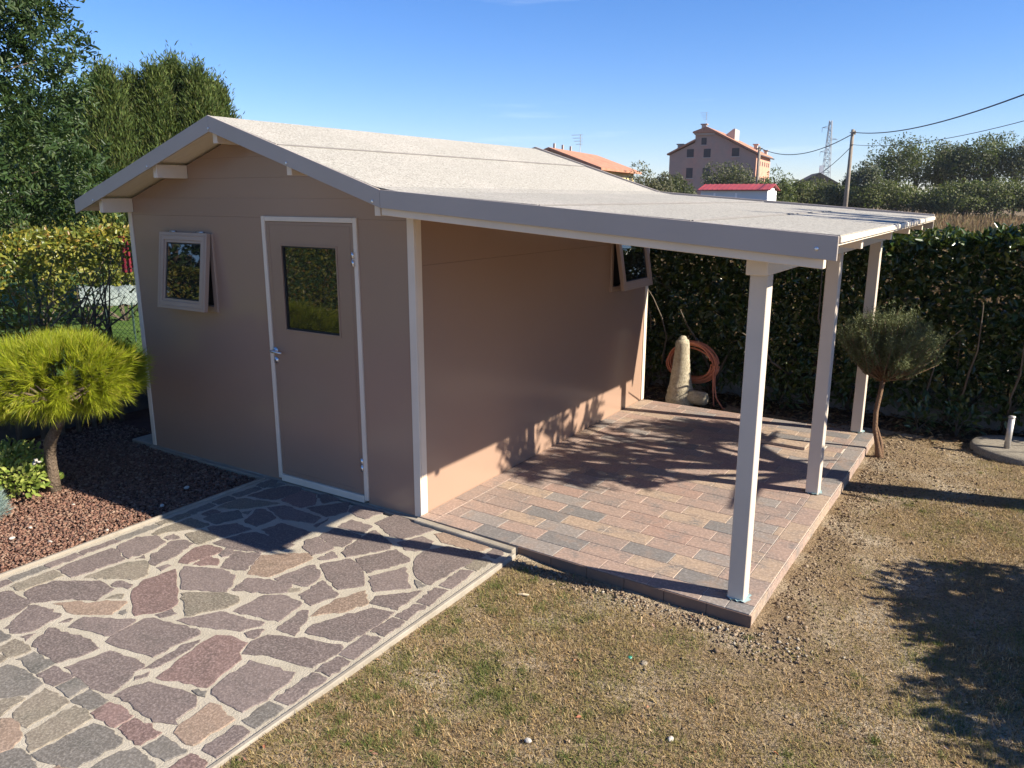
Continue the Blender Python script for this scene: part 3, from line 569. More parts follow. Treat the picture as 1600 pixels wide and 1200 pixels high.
hv = join([cyl((HX, -.004, HZ), (HX, -.014, HZ), .026, 16), cyl((HX, -.01, HZ), (HX, -.052, HZ), .010, 10), tube([(HX-.008, -.05, HZ), (HX+.02, -.053, HZ-.001), (HX+.07, -.053, HZ-.004), (HX+.105, -.048, HZ-.006)], [.010, .0105, .0095, .007], 10)])
hd = obj('handle', *hv, M_CHROME, door, True)
lk = obj('lock', *join([cyl((HX, -.004, HZ-.075), (HX, -.012, HZ-.075), .025, 16), cyl((HX, -.01, HZ-.075), (HX, -.016, HZ-.075), .010, 10)]), M_CHROME, door, True)
obj('keyhole', *cyl((HX, -.0155, HZ-.075), (HX, -.0175, HZ-.075), .005, 8), M_BLACK, door)
for z in (1.77, .278):
    obj('hinge', *join([cyl((DX1-fr-.001, -.02, z-.05), (DX1-fr-.001, -.02, z-.004), .010, 8), cyl((DX1-fr-.001, -.02, z+.004), (DX1-fr-.001, -.02, z+.05), .010, 8), cyl((DX1-fr-.001, -.02, z-.003), (DX1-fr-.001, -.02, z+.003), .007, 8)]), M_CHROME, door, True)
# two top-hung windows standing ajar
def window(name, face):
    """built in a local frame: a = along the wall, o = outwards, z; face maps to world"""
    x0, x1, z0, z1 = (-2.643, -2.028, 1.283, 1.905) if face == 'front' else (2.985, 3.70, 1.283, 1.905)
    if face == 'front': mp = lambda a, o, z: (a, -o, z)
    else: mp = lambda a, o, z: (o, a, z)
    def ring(nm, ax0, ax1, az0, az1, w, o0, o1, mt, parent, tilt=0.0):
        c, s = math.cos(tilt), math.sin(tilt)
        def T(a, o, z):
            dz = z - z1; oo = o; return mp(a, oo*c - dz*s + .006, z1 + dz*c + oo*s)
        R = [(ax0, az0), (ax1, az0), (ax1, az1), (ax0, az1)]; I = [(ax0+w, az0+w), (ax1-w, az0+w), (ax1-w, az1-w), (ax0+w, az1-w)]
        V = [T(a, o1, z) for a, z in R+I] + [T(a, o0, z) for a, z in R+I]; F = []
        for i in range(4):
            j = (i+1) % 4; F += [(i, j, j+4, i+4), (i+8, i+12, j+12, j+8), (i, i+8, j+8, j), (i+4, j+4, j+12, i+12)]
        return bevobj(nm, V, F, mt, parent, .002)
    wn_ = ring('window', x0, x1, z0, z1, .045, -.045, .008, M_SASH, shed)
    t = math.radians(8.0 if face == 'front' else 9.5)
    sash = ring('sash', x0+.004, x1-.004, z0+.002, z1-.002, .062, .012, .050, M_SASH, wn_, t)
    # three-level depth: sash pieces stay at this level under the window
    ring('sash_moulding', x0+.025, x1-.025, z0+.023, z1-.023, .008, .050, .0535, M_SASH, wn_, t)
    ring('glazing_bead', x0+.066, x1-.066, z0+.064, z1-.064, .020, .020, .042, M_SASH, wn_, t)
    ring('gasket', x0+.087, x1-.087, z0+.085, z1-.085, .010, .026, .033, M_BLACK, wn_, t)
    c, s = math.cos(t), math.sin(t)
    def T(a, o, z):
        dz = z - z1; return mp(a, o*c - dz*s + .006, z1 + dz*c + o*s)
    a0, a1, b0, b1 = x0+.067, x1-.067, z0+.065, z1-.065
    P = [T(a0, .026, b0), T(a1, .026, b0), T(a1, .026, b1), T(a0, .026, b1), T(a0, .031, b0), T(a1, .031, b0), T(a1, .031, b1), T(a0, .031, b1)]
    hexa('glass_pane', P, M_GLASS, wn_)
    for a in (x0+.13, x1-.13):
        v1_, f1 = cyl(mp(a-.035, .022, z1+.008), mp(a+.035, .022, z1+.008), .0075, 8); obj('hinge', v1_, f1, M_CHROME, wn_, True)
    # dark sheets behind the openings are added after both windows
    return wn_
window('window', 'front'); window('window', 'side')
box('dark_backing', (-2.63, .05, 1.28), (-2.03, .06, 1.90), M_DARK, shed); box('dark_backing', (-.06, 3.0, 1.28), (-.05, 3.68, 1.90), M_DARK, shed)  # added dark sheets, painted as the unlit inside of the shed
# purlins under the main roof
def slopebox(name, x0, z0, x1, z1, th, y0, y1, mt, parent, bev=.0):
    dx, dz = x1-x0, z1-z0; L = math.hypot(dx, dz); nx, nz = dz/L*th, -dx/L*th
    if nz > 0: nx, nz = -nx, -nz
    return prism_y(name, [(x0, z0), (x1, z1), (x1+nx, z1+nz), (x0+nx, z0+nz)], y0, y1, mt, parent, bev)
for x, h in ((-3.075, .115), (-2.30, .10), (RX, .11), (-.83, .10), (-.065, .105)):
    t = roofz(x)-.058 - (.012 if x != RX else .014)
    box('purlin', (x-.024, YF+.035, t-h), (x+.024, -.0005, t), M_TRIM, shed, .003)
    box('purlin', (x-.024, D+.001, t-h), (x+.024, YB-.03, t), M_TRIM, shed, .003)
# roof decks and felt sheets
def off(x, z, slope, d):   # point shifted down by d under the roof surface
    return (x, z-d)
dk = .006; th = .045
dl = slopebox('roof_deck', LX+.01, LZ-dk, RX, RZ-dk, th, YF+.012, YB-.012, M_SOFF, shed)
dr = slopebox('roof_deck', RX+.0005, RZ-dk, KX, KZ-dk, th, YF+.012, YB-.012, M_SOFF, shed)
dc = slopebox('canopy_deck', KX+.0005, KZ-dk, EX-.004, EZ-dk, .032, YF+.012, YB-.012, M_SOFF, shed)
def felt(xa, xb, lift):
    def rz(x):
        return LZ + (x-LX)*(RZ-LZ)/(RX-LX) if x < RX else (RZ + (x-RX)*(KZ-RZ)/(KX-RX) if x < KX else KZ + (x-KX)*(EZ-KZ)/(EX-KX))
    nx_ = 6; ny_ = 70; xs = np.linspace(xa, xb, nx_); ys = np.linspace(YF+.004, YB-.016, ny_); r = np.random.default_rng(int((xa+9)*100))
    top = []; w1 = np.cumsum(r.normal(size=ny_))*.0007; w1 -= np.linspace(w1[0], w1[-1], ny_)
    for j, y in enumerate(ys):
        for i, x in enumerate(xs):
            xx = x + (w1[j] if i in (0, nx_-1) and abs(x-RX) > .05 and abs(x-EX) > .05 else 0)
            t = i/(nx_-1); t = t if xb > RX else 1-t
            top.append((xx, y, rz(min(max(xx, LX), EX)) + .001 + lift*t + r.uniform(0, .0012)))
    V = top + [(x, y, z-.0045) for x, y, z in top]; n = nx_*ny_; F = []
    for j in range(ny_-1):
        for i in range(nx_-1):
            a = j*nx_+i; F += [(a, a+1, a+nx_+1, a+nx_), (a+n, a+nx_+n, a+nx_+1+n, a+1+n)]
    for j in range(ny_-1):
        a = j*nx_; F.append((a, a+nx_, a+nx_+n, a+n)); a = j*nx_+nx_-1; F.append((a, a+n, a+nx_+n, a+nx_))
    for i in range(nx_-1): F.append((i, i+n, i+1+n, i+1)); a = (ny_-1)*nx_+i; F.append((a, a+1, a+1+n, a+n))
    return obj('felt_sheet', V, F, M_FELT, shed)
for a, b in ((LX, -2.50), (-2.56, RX), (RX, -.90), (-.95, -.03), (-.09, 1.11), (1.05, 1.97), (1.91, EX)): felt(a, b, .007)
for x in (-.90, -.03, 1.11, 1.97):     # dark bitumen bead showing at each lap
    z = (RZ + (x-RX)*(KZ-RZ)/(KX-RX) if x < KX else KZ + (x-KX)*(EZ-KZ)/(EX-KX)); r = np.random.default_rng(int(x*50)+60)
    ys = np.linspace(YF+.01, YB-.03, 60); pts = [(x+.004+r.normal()*.0015, y, z+.003) for y in ys]
    obj('lap_seam', *tube(pts, [.0062+abs(r.normal())*.002 for _ in ys], 5), M_LAP, shed)
# fascias
FH = .105
def fascia(x0, z0, x1, z1, y0, y1, up=.004, h=FH):
    return hexa('fascia', [(x0, y0, z0-h), (x1, y0, z1-h), (x1, y1, z1-h), (x0, y1, z0-h), (x0, y0, z0+up), (x1, y0, z1+up), (x1, y1, z1+up), (x0, y1, z0+up)], M_FASC, shed, .0018)
for (y0, y1, up) in ((YF-.012, YF+.002, .005), (YB-.014, YB+.010, .024)):
    fascia(LX-.01, LZ-.003, RX-.0004, RZ, y0, y1, up); fascia(RX+.0004, RZ, KX-.0006, KZ, y0, y1, up); fascia(KX+.0006, KZ, EX-.002, EZ, y0, y1, up)
for x in (LX+.27, -2.32, RX, -.80, -.06, EX-.09):
    z = (LZ + (x-LX)*(RZ-LZ)/(RX-LX) if x < RX else (RZ + (x-RX)*(KZ-RZ)/(KX-RX) if x < KX else KZ + (x-KX)*(EZ-KZ)/(EX-KX)))-.085
    if x == EX-.09: z += .025
    obj('screw', *tube([(x, YF-.012, z), (x, YF-.016, z), (x, YF-.018, z)], [.009, .009, .005], 10), M_CHROME, shed)
box('eave_board', (LX-.012, YF+.003, LZ-.085), (LX+.004, YB-.016, LZ-.012), M_TRIM, shed, .002)
box('eave_board', (EX-.003, YF+.003, EZ-.026), (EX+.009, YB-.016, EZ+.003), M_TRIM, shed, .003)
# canopy joists and eave beam on three posts
def canz(x): return KZ + (x-KX)*(EZ-KZ)/(EX-KX)
for k, y in enumerate((YF+.045, .72, 1.90, 2.9, 3.86)):
    x0 = -.02 if k == 0 else .012
    h = .110 if k == 0 else .072
    hexa('joist', [(x0, y-.024, canz(x0)-.040-h), (EX-.06, y-.024, canz(EX-.06)-.040-h), (EX-.06, y+.024, canz(EX-.06)-.040-h), (x0, y+.024, canz(x0)-.040-h),
                   (x0, y-.024, canz(x0)-.040), (EX-.06, y-.024, canz(EX-.06)-.040), (EX-.06, y+.024, canz(EX-.06)-.040), (x0, y+.024, canz(x0)-.040)], M_TRIM, shed, .003)
bx = 2.238; bt = canz(bx)-.1135
box('eave_beam', (bx-.055, -.055, bt-.13), (bx+.055, 4.02, bt), M_TRIM, shed, .004)
M_FILM = mat('pale blue film', (.20, .33, .36), (.34, .45, .46), 12, rough=.25)
for y in (.048, 1.96, 3.86):
    ps = box('post', (bx-.046, y-.05, .004), (bx+.046, y+.05, bt-.131), M_POST, shed, .004)
    r = np.random.default_rng(int(y*10)); V = [(bx, y, .006)]; n = 22
    for i in range(n):
        a = 2*math.pi*i/n; R = .074*r.uniform(.70, 1.05); V.append((bx+.008+R*math.cos(a), y-.005+R*math.sin(a), .004+r.uniform(0, .010)))
    obj('protective_film', V, [(0, 1+i, 1+(i+1) % n) for i in range(n)], M_FILM, ps)

# ------------------------------------------------------------------ ground cover
def inpoly(P, poly):
    x, y = P[:, 0], P[:, 1]; c = np.zeros(len(P), bool); q = np.array(poly)
    for (x1, y1), (x2, y2) in zip(q, np.roll(q, -1, 0)):
        with np.errstate(divide='ignore', invalid='ignore'):
            c ^= ((y1 > y) != (y2 > y)) & (x < (x2-x1)*(y-y1)/(y2-y1+1e-12)+x1)
    return c
# red lava gravel: dense where the photo shows it in the sun, thinner in the shade
def sample(n, x0, x1, y0, y1): return np.stack([rng.uniform(x0, x1, n), rng.uniform(y0, y1, n), np.zeros(n)], 1)
P = np.concatenate([sample(42000, -3.6, -1.59, -3.0, -.02), sample(6000, -4.3, -3.6, -2.6, 0.3), sample(2500, -3.6, -1.59, -4.5, -3.0)])
P[:, 2] = -.060 + .012*wob(P*[1, 1, 0], 1.8, 8) + rng.uniform(0, .016, len(P))
R = rng.gamma(5, .0017, len(P)).clip(.004, .018)
M_LAVA = islandmat('red lava gravel', [(.10, .055, .042), (.19, .10, .072), (.25, .145, .10), (.135, .07, .053), (.31, .21, .15), (.08, .052, .045)], rough=.95, spec=.15)
o = obj('lava_gravel', *pebbles(P, R), M_LAVA); tag(o, 'reddish brown crushed lava gravel covering the planting bed by the path', 'gravel', kind='stuff')
M_WHITEP = mat('white pebble', (.36, .33, .28), (.48, .45, .40), 60, rough=.8)
def round_pebbles(x, y, z, r_, seed):
    bm = bmesh.new(); bmesh.ops.create_icosphere(bm, subdivisions=2, radius=1.0); rr = np.random.default_rng(seed); V = np.array([v.co[:] for v in bm.verts]); F = [tuple(v.index for v in f.verts) for f in bm.faces]; bm.free()
    V = V*(1+.22*wob(V, 1.6, seed)+.05*rr.normal(size=len(V)))[:, None]*rr.uniform(.7, 1.25, 3)*[1, 1, .7]; return V*r_+[x, y, z], F
wp = [(-1.84, -1.61, .016), (-2.19, -1.56, .014), (-2.11, -1.72, .018), (-2.35, -1.18, .015), (-2.45, -1.85, .02), (-1.95, -.50, .02), (-1.78, -.83, .018), (-1.70, -1.30, .013)]
wlab = ['small white pebble on the red gravel near the path edging', 'small white pebble on sunny red gravel', 'white pebble in the middle of the sunny red gravel', 'small white pebble near the pine trunk on red gravel', 'white pebble on red gravel at the left near the path',
        'pale pebble in the shaded gravel close to the shed', 'pale pebble in shaded gravel beside the path', 'tiny white pebble on the gravel at the shadow edge']
for (x, y, r_), lb in zip(wp, wlab):
    v, f = round_pebbles(x, y, -.036, r_, int(abs(x*100))); o = obj('pebble', v, f, M_WHITEP, org=(x, y, -.04)); tag(o, lb, 'pebble', 'white pebbles on the gravel bed')

# dry lawn: blades, mostly straw with green tufts; thin by the patio where the soil is bare
LAWN = [(.90, -9), (6.5, -9), (6.5, 4.2), (2.46, 4.2), (2.40, -.13), (.90, -.10)]
def lawn_density(P):
    dp = np.maximum(np.maximum(P[:, 0]-2.42, 0), 0); dpf = np.maximum(-.12-P[:, 1], 0)
    d = np.where(P[:, 1] > -.12, dp, np.hypot(np.maximum(P[:, 0]-2.4, 0), dpf)); edge = np.where(P[:, 0] > 2.2, .75, .16)
    bare = 1-np.clip((d-.05-.10*wob(P*[1, 1, 0], 3, 12))/edge, 0, 1)
    back = np.clip((P[:, 1]-1.6)/1.4, 0, 1)*np.clip(1-(P[:, 0]-2.5)/.9, 0, 1)
    patch = np.clip(.5+.9*wob(P*[1, 1, 0], 2.1, 21)+.5*wob(P*[1, 1, 0], 6, 22), 0, 1)
    near = np.clip(1-(P[:, 1]+1.4)/1.6, 0, 1)
    return np.clip((.30+.70*np.maximum(patch, near))*(1-.93*bare)*(1-.75*back), .02, 1)
def grass(n, box_, l0, l1, w0, w1):
    P = sample(n, *box_); P = P[inpoly(P, LAWN)]; P = P[rng.uniform(size=len(P)) < lawn_density(P)]
    P[:, 2] = lawn_z(P)-.002
    n = len(P); tilt = np.clip(rng.normal(1.0, .42, n), .05, 1.5); a = rng.uniform(0, 6.283, n)
    D1 = np.stack([np.cos(a)*np.sin(tilt), np.sin(a)*np.sin(tilt), np.cos(tilt)], 1); t2 = np.clip(tilt+rng.uniform(.1, .6, n), 0, 1.62); a2 = a+rng.normal(0, .35, n)
    D2 = np.stack([np.cos(a2)*np.sin(t2), np.sin(a2)*np.sin(t2), np.cos(t2)], 1); S = np.stack([-np.sin(a), np.cos(a), np.zeros(n)], 1)
    L = rng.uniform(l0, l1, n)[:, None]; W_ = rng.uniform(w0, w1, n)[:, None]; V = np.empty((n, 5, 3)); P = P+[0, 0, .0]
    mid = P+.55*L*D1
    V[:, 0] = P-.5*W_*S; V[:, 1] = P+.5*W_*S; V[:, 2] = mid+.42*W_*S; V[:, 3] = mid-.42*W_*S; V[:, 4] = mid+.5*L*D2
    b = (np.arange(n)*5)[:, None]; F = [(q) for q in ()]
    Fq = np.concatenate([b+np.array([0, 1, 2, 3]), b+np.array([3, 2, 4, 4])])
    return V.reshape(-1, 3), b
M_GRASS = islandmat('dry grass', [(.33, .215, .092), (.45, .315, .145), (.11, .062, .027), (.56, .43, .24), (.12, .105, .03), (.24, .145, .065)], rough=.8, spec=.15, transl=.15, tcol=(.4, .3, .12),
                    patch=[(.09, .13, .028), (.24, .20, .065), (.055, .085, .018), (.36, .26, .12), (.14, .175, .04)], pscale=2.6, plo=.46, phi=.64)
def grass_obj(name, n, bx_, *a):
    V, b = grass(n, bx_, *a)
    F = np.concatenate([np.concatenate([b+np.array([0, 1, 2]), b+np.array([0, 2, 3]), b+np.array([3, 2, 4])])])
    return obj(name, V, F, M_GRASS)
o = grass_obj('lawn_grass', 430000, (.88, 3.75, -2.75, 4.2), .011, .036, .0016, .0036)
tag(o, 'short dry straw-coloured lawn grass with green tufts in front of the patio', 'grass', kind='stuff')
o = grass_obj('lawn_grass', 60000, (.88, 6.5, -9, 4.2), .02, .05, .003, .006)
tag(o, 'thin outlying blades of dry lawn grass around the mown patch', 'grass', kind='stuff')
# greener tufts, thicker towards the path and the front of the lawn
nT = 2600; Pt = sample(nT, .90, 3.7, -2.7, 3.6); Pt = Pt[inpoly(Pt, LAWN)]; gw = np.clip(.10+.55*np.exp(-(Pt[:, 0]-.9)/.35)+.40*np.clip(-(Pt[:, 1]+.4)/1.2, 0, 1)+.45*wob(Pt, 1.9, 44)+.35*np.clip(Pt[:, 0]-3.0, 0, 1), .02, 1)*np.clip(lawn_density(Pt)*1.3, 0, 1)
Pt = Pt[rng.uniform(size=len(Pt)) < gw]; nb_ = 75; Pb = np.repeat(Pt, nb_, 0); Pb[:, :2] += rng.normal(size=(len(Pb), 2))*np.repeat(rng.uniform(.012, .045, len(Pt)), nb_)[:, None]; Pb = Pb[inpoly(Pb, LAWN)]; Pb[:, 2] = lawn_z(Pb)-.002
n = len(Pb); Db = unit(np.stack([rng.normal(0, .75, n), rng.normal(0, .75, n), np.ones(n)], 1)); V, F = needle(Pb, Db, rng.uniform(.014, .042, n), rng.uniform(.0016, .0034, n))
M_TUFT = islandmat('green grass tufts', [(.07, .11, .022), (.12, .165, .04), (.17, .19, .06), (.06, .085, .018), (.26, .23, .09), (.10, .14, .03)], rough=.7, spec=.2, transl=.2, tcol=(.3, .38, .06))
o = obj('grass_tufts', V, F, M_TUFT); tag(o, 'green tufts of grass still growing in the dry lawn', 'grass', kind='stuff')
# turned soil: clods along the patio edges and rubble at the front corner
def clods(n, f):
    P = f(n); P[:, 2] = lawn_z(P) + rng.uniform(-.004, .006, len(P)); return P
c1 = clods(5200, lambda n: np.stack([2.41+np.abs(rng.normal(0, .13, n)), rng.uniform(-.1, 3.9, n), np.zeros(n)], 1)); c1[:, 0] += .05*c1[:, 1]/3.9
c2 = clods(2200, lambda n: np.stack([rng.uniform(.9, 2.42, n), -.125-np.abs(rng.normal(0, .07, n)), np.zeros(n)], 1)); c2[:, 1] -= .036*(c2[:, 0]-.9)
c3 = clods(1300, lambda n: np.stack([2.47+rng.normal(0, .16, n), -.22+rng.normal(0, .12, n), np.zeros(n)], 1)); c3 = c3[(c3[:, 0] > 2.42) | (c3[:, 1] < -.15)]
c4 = clods(2200, lambda n: np.stack([rng.uniform(2.45, 3.3, n), rng.uniform(2.2, 4.0, n), np.zeros(n)], 1))
c5 = clods(2200, lambda n: np.stack([rng.uniform(.92, 3.7, n), rng.uniform(-2.7, 4.0, n), np.zeros(n)], 1))
Pc = np.concatenate([c1, c2, c3, c4]); M_CLOD = islandmat('turned soil', [(.16, .115, .075), (.25, .185, .125), (.10, .07, .045), (.30, .235, .165), (.20, .145, .098)], rough=1, spec=.1)
o = obj('soil_clods', *pebbles(Pc, rng.gamma(1.4, .0028, len(Pc)).clip(.0015, .020)), M_CLOD); tag(o, 'crumbly brown soil clods along the edge of the tiled patio', 'soil', kind='stuff')
M_CHIP = islandmat('pale rubble', [(.30, .26, .20), (.40, .36, .29), (.24, .20, .15)], rough=.95, spec=.1)
Pr = np.concatenate([c3[:90], c2[::26], c5[::90]]); o = obj('rubble_chips', *pebbles(Pr+[0, 0, .004], rng.gamma(2.4, .0026, len(Pr)).clip(.002, .016)), M_CHIP); tag(o, 'pale mortar crumbs scattered in the soil by the patio corner', 'rubble', kind='stuff')
Ps = clods(14000, lambda n: np.stack([rng.uniform(.9, 3.7, n), rng.uniform(-2.7, 4.2, n), np.zeros(n)], 1)); Ps = Ps[inpoly(Ps, LAWN)]
o = obj('soil_crumbs', *pebbles(Ps, rng.gamma(2, .0022, len(Ps)).clip(.0015, .009)), M_CLOD); tag(o, 'fine crumbs of soil between the grass blades of the lawn', 'soil', kind='stuff')
def litter(name, n, f, L, cols, lab):
    P = f(n); D_ = rdir(n)*[1, 1, .25]; N_ = unit(np.array([0, 0, 1.0])+.5*rdir(n)); mt = islandmat(name+' leaves', cols, rough=.7, spec=.2)
    o = obj(name, *leaf6(P, D_, N_, rng.uniform(.5, 1, n)*L, rng.uniform(.2, .45, n)*L), mt); tag(o, lab, 'leaves', kind='stuff')
def hb(n):
    P = np.stack([rng.uniform(-.6, 4.2, n), rng.uniform(3.95, 5.1, n), np.zeros(n)], 1); P[:, 2] = -.085+rng.uniform(0, .03, n); return P[(P[:, 1] > 4.0)] if 1 else P
P_ = hb(2600); n_ = len(P_)
litter('leaf_litter', n_, lambda n: P_, .07, [(.11, .06, .03), (.20, .12, .06), (.26, .19, .10), (.07, .045, .025), (.16, .13, .05)], 'brown fallen leaves on the shaded soil under the back hedge')
def ll(n):
    P = np.stack([rng.uniform(.9, 3.6, n), rng.uniform(-2.6, 3.8, n), np.zeros(n)], 1); P = P[inpoly(P, LAWN)]; P[:, 2] = lawn_z(P)+.012; return P
P2_ = ll(240); litter('lawn_leaf_scraps', len(P2_), lambda n: P2_, .03, [(.24, .12, .06), (.36, .27, .16), (.30, .10, .05), (.45, .38, .28)], 'small brown leaf scraps lying about on the dry lawn')
# loose bits on the lawn, one by one
def rock(x, y, r_, mt, name, lab, c, group=None):
    v, f = round_pebbles(x, y, -.075+r_*.35, r_, int(abs(x*100))); o = obj(name, v, f, mt, org=(x, y, -.08)); tag(o, lab, c, group); return o
M_TEAL = mat('teal plastic', (.02, .22, .16), (.03, .28, .20), 20, rough=.4)
M_STICK = mat('pale stick', (.46, .36, .22), (.55, .45, .30), 30, rough=.8, stretch=(1, 1, 6))
rock(1.82, -1.54, .016, M_WHITEP, 'pebble', 'white pebble on the lawn nearest the bottom of the picture', 'pebble')
rock(2.33, -1.20, .014, M_WHITEP, 'pebble', 'white pebble on the lawn, right of the other one', 'pebble')
rock(2.01, -.74, .015, M_CHIP, 'stone_chip', 'pale stone chip on the lawn beside a scrap of teal plastic', 'stone')
rock(1.93, -.73, .012, M_TEAL, 'plastic_scrap', 'small scrap of teal plastic lying on the lawn', 'scrap')
o = obj('stick', *tube([(1.12, -.50, -.062), (1.15, -.49, -.058), (1.18, -.475, -.062)], [.006, .008, .006], 7), M_STICK, org=(1.15, -.49, -.07)); tag(o, 'short pale piece of stick lying on the lawn near the path', 'stick')

# ------------------------------------------------------------------ leaf colours
M_BARK = mat('bark', (.13, .095, .065), (.20, .15, .11), 14, rough=.95, spec=.15, stretch=(1, 1, .3), fine=(.05, .035, .025), fscale=70, ffac=.7, bmp=1.0, bscale=45, bdist=.015)
M_TWIG = mat('grey twigs', (.10, .08, .06), (.16, .13, .10), 12, rough=.95, spec=.15)
M_RBARK = mat('reddish bark', (.17, .10, .06), (.24, .155, .10), 16, rough=.95, spec=.1, stretch=(1, 1, .25), bmp=1.0, bscale=60, bdist=.01)
L_LAUREL = islandmat('laurel leaves', [(.028, .054, .013), (.042, .076, .018), (.020, .040, .011), (.075, .105, .022), (.034, .064, .015), (.15, .15, .03)], rough=.28, spec=.5, transl=.10, tcol=(.20, .28, .03))
L_HEDGE = islandmat('left hedge leaves', [(.06, .095, .018), (.11, .14, .022), (.19, .19, .028), (.035, .06, .014), (.28, .25, .035), (.20, .10, .03)], rough=.35, spec=.4, transl=.24, tcol=(.42, .42, .04))
L_TREE = islandmat('dark tree leaves', [(.022, .045, .013), (.032, .062, .018), (.045, .08, .022), (.02, .038, .012), (.07, .10, .03)], rough=.45, spec=.3, transl=.2, tcol=(.16, .24, .03))
L_CYP = islandmat('cypress sprays', [(.046, .078, .019), (.075, .112, .026), (.026, .048, .013), (.12, .15, .036), (.058, .09, .021), (.11, .11, .04)], rough=.7, spec=.2, transl=.2, tcol=(.25, .3, .04))
L_PINE = islandmat('pine needles', [(.22, .27, .010), (.30, .35, .014), (.13, .18, .010), (.38, .40, .03), (.24, .28, .018), (.38, .30, .06)], rough=.5, spec=.3, transl=.35, tcol=(.45, .5, .03))
L_VAR = islandmat('variegated leaves', [(.12, .19, .03), (.26, .31, .06), (.09, .15, .025), (.40, .42, .12), (.18, .25, .04)], rough=.45, spec=.4, transl=.25, tcol=(.4, .45, .06))
L_BLUE = islandmat('blue grey needles', [(.16, .22, .20), (.22, .28, .26), (.12, .18, .16)], rough=.7, spec=.2)
L_ROSE = islandmat('rosemary leaves', [(.09, .115, .05), (.14, .165, .07), (.18, .205, .09), (.07, .085, .04), (.13, .125, .06)], rough=.65, spec=.25, transl=.15, tcol=(.25, .27, .08))

def branches(root, n, up, spread, L, r0, seg=5, seed=0, gravity=0.0):
    r = np.random.default_rng(seed); out = []
    for k in range(n):
        d = np.array([r.normal()*spread, r.normal()*spread, up]); d /= np.linalg.norm(d); p = np.array(root, float); pts = [p.copy()]
        ll = L*r.uniform(.6, 1.1)
        for s in range(seg):
            d = d + r.normal(size=3)*.18 - np.array([0, 0, gravity]); d /= np.linalg.norm(d); p = p+d*ll/seg; pts.append(p.copy())
        out.append((pts, np.linspace(r0, r0*.25, len(pts))))
    return out
# ------------------------------------------------------------------ clipped hedges
def hedge_pts(n, x0, x1, y0, y1, z0, z1, lump=.08, seed=3, wts=(1, 1, .5, .5, 1.3), inner=.3):
    """points in a clipped hedge block: faces -x,+x,-y,+y,top plus some inside"""
    A = np.array([(y1-y0)*(z1-z0), (y1-y0)*(z1-z0), (x1-x0)*(z1-z0), (x1-x0)*(z1-z0), (x1-x0)*(y1-y0)])*np.array(wts); A = A/A.sum()*(1-inner)
    k = rng.choice(6, n, p=[*A, inner]); P = np.stack([rng.uniform(x0, x1, n), rng.uniform(y0, y1, n), rng.uniform(z0, z1, n)], 1); N = rdir(n)
    for f, (ax, v, s) in enumerate(((0, x0, -1), (0, x1, 1), (1, y0, -1), (1, y1, 1), (2, z1, 1))):
        m = k == f; P[m, ax] = v; N[m] = 0; N[m, ax] = s
    P += N*((lump*wob(P, 3.2, seed)+.5*lump*wob(P, 9, seed+1)) - np.abs(rng.normal(0, .05, n)))[:, None]*(k < 5)[:, None]
    return P, N, k
hz1 = 1.76
hedge = thing('back_hedge', 'tall clipped laurel hedge in shade behind the patio and canopy', 'hedge', (2.0, 5.1, -.1))
P, N, k = hedge_pts(52000, -1.4, 5.2, 4.70, 5.55, .05, hz1, .15, 3, (.3, .3, 1.0, .5, 1.2), .42)
P[:, 2] += .055*(P[:, 0]/2.8-.3)*(P[:, 2] > 1.2)
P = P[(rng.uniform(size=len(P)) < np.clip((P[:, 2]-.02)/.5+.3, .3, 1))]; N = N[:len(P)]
n = len(P); N = unit(rdir(n)+np.array([.1, -.35, .45])); Dl = unit(rdir(n)+np.array([0, -.3, .05])); sz = rng.uniform(.045, .115, n)
V, F = leaf6(P, Dl, N, sz, sz*rng.uniform(.36, .52, n)); o = obj('foliage', V, F, L_LAUREL, hedge); o['kind'] = 'stuff'
xs_ = np.arange(-.45, 6.0, .42); r = np.random.default_rng(4)
for j, x in enumerate(xs_):
    x = x+r.uniform(-.1, .1); y = 4.93+r.uniform(-.08, .08); sv = []
    for pts, rd in branches((x, y, -.12), 4, 1.0, .35, 1.7, r.uniform(.012, .024), 6, 100+j): sv.append(tube(pts, rd, 5))
    obj('stem', *join(sv), M_TWIG, hedge, True)
sv = []
for j in range(200):
    p = np.array([r.uniform(-.5, 5), r.uniform(4.74, 5.0), r.uniform(.2, 1.4)]); d = unit(r.normal(size=3)*[1, .6, 1]); sv.append(tube([p, p+d*.16+[0, 0, .03], p+d*.34], [.005, .004, .002], 4))
o = obj('twigs', *join(sv), M_TWIG, hedge); o['kind'] = 'stuff'

lh = thing('side_hedge', 'clipped hedge with sunlit yellow-green top beside the shed on the left', 'hedge', (-4.3, 0, -.1))
P, N, k = hedge_pts(26000, -4.6, -4.02, -4.5, 1.6, .25, 1.84, .07, 31, (.5, 1.5, .3, .3, 2.0), .25)
gap = np.clip((P[:, 1]+.42)/.35, 0, 1)*np.clip((1.60-P[:, 2])/.16, 0, 1)
keep = rng.uniform(size=len(P)) > np.clip(gap*1.4, 0, .70) + .24*np.clip((P[:, 1]-.12)/.15, 0, 1)*gap
P, N = P[keep], N[keep]; n = len(P)
Nl = unit(.8*N+.7*rdir(n)+[.2, -.2, .35]); Dl = unit(rdir(n)+.4*N)
V, F = leaf6(P, Dl, Nl, rng.uniform(.035, .068, n), rng.uniform(.020, .034, n)); o = obj('foliage', V, F, L_HEDGE, lh); o['kind'] = 'stuff'
r = np.random.default_rng(9)
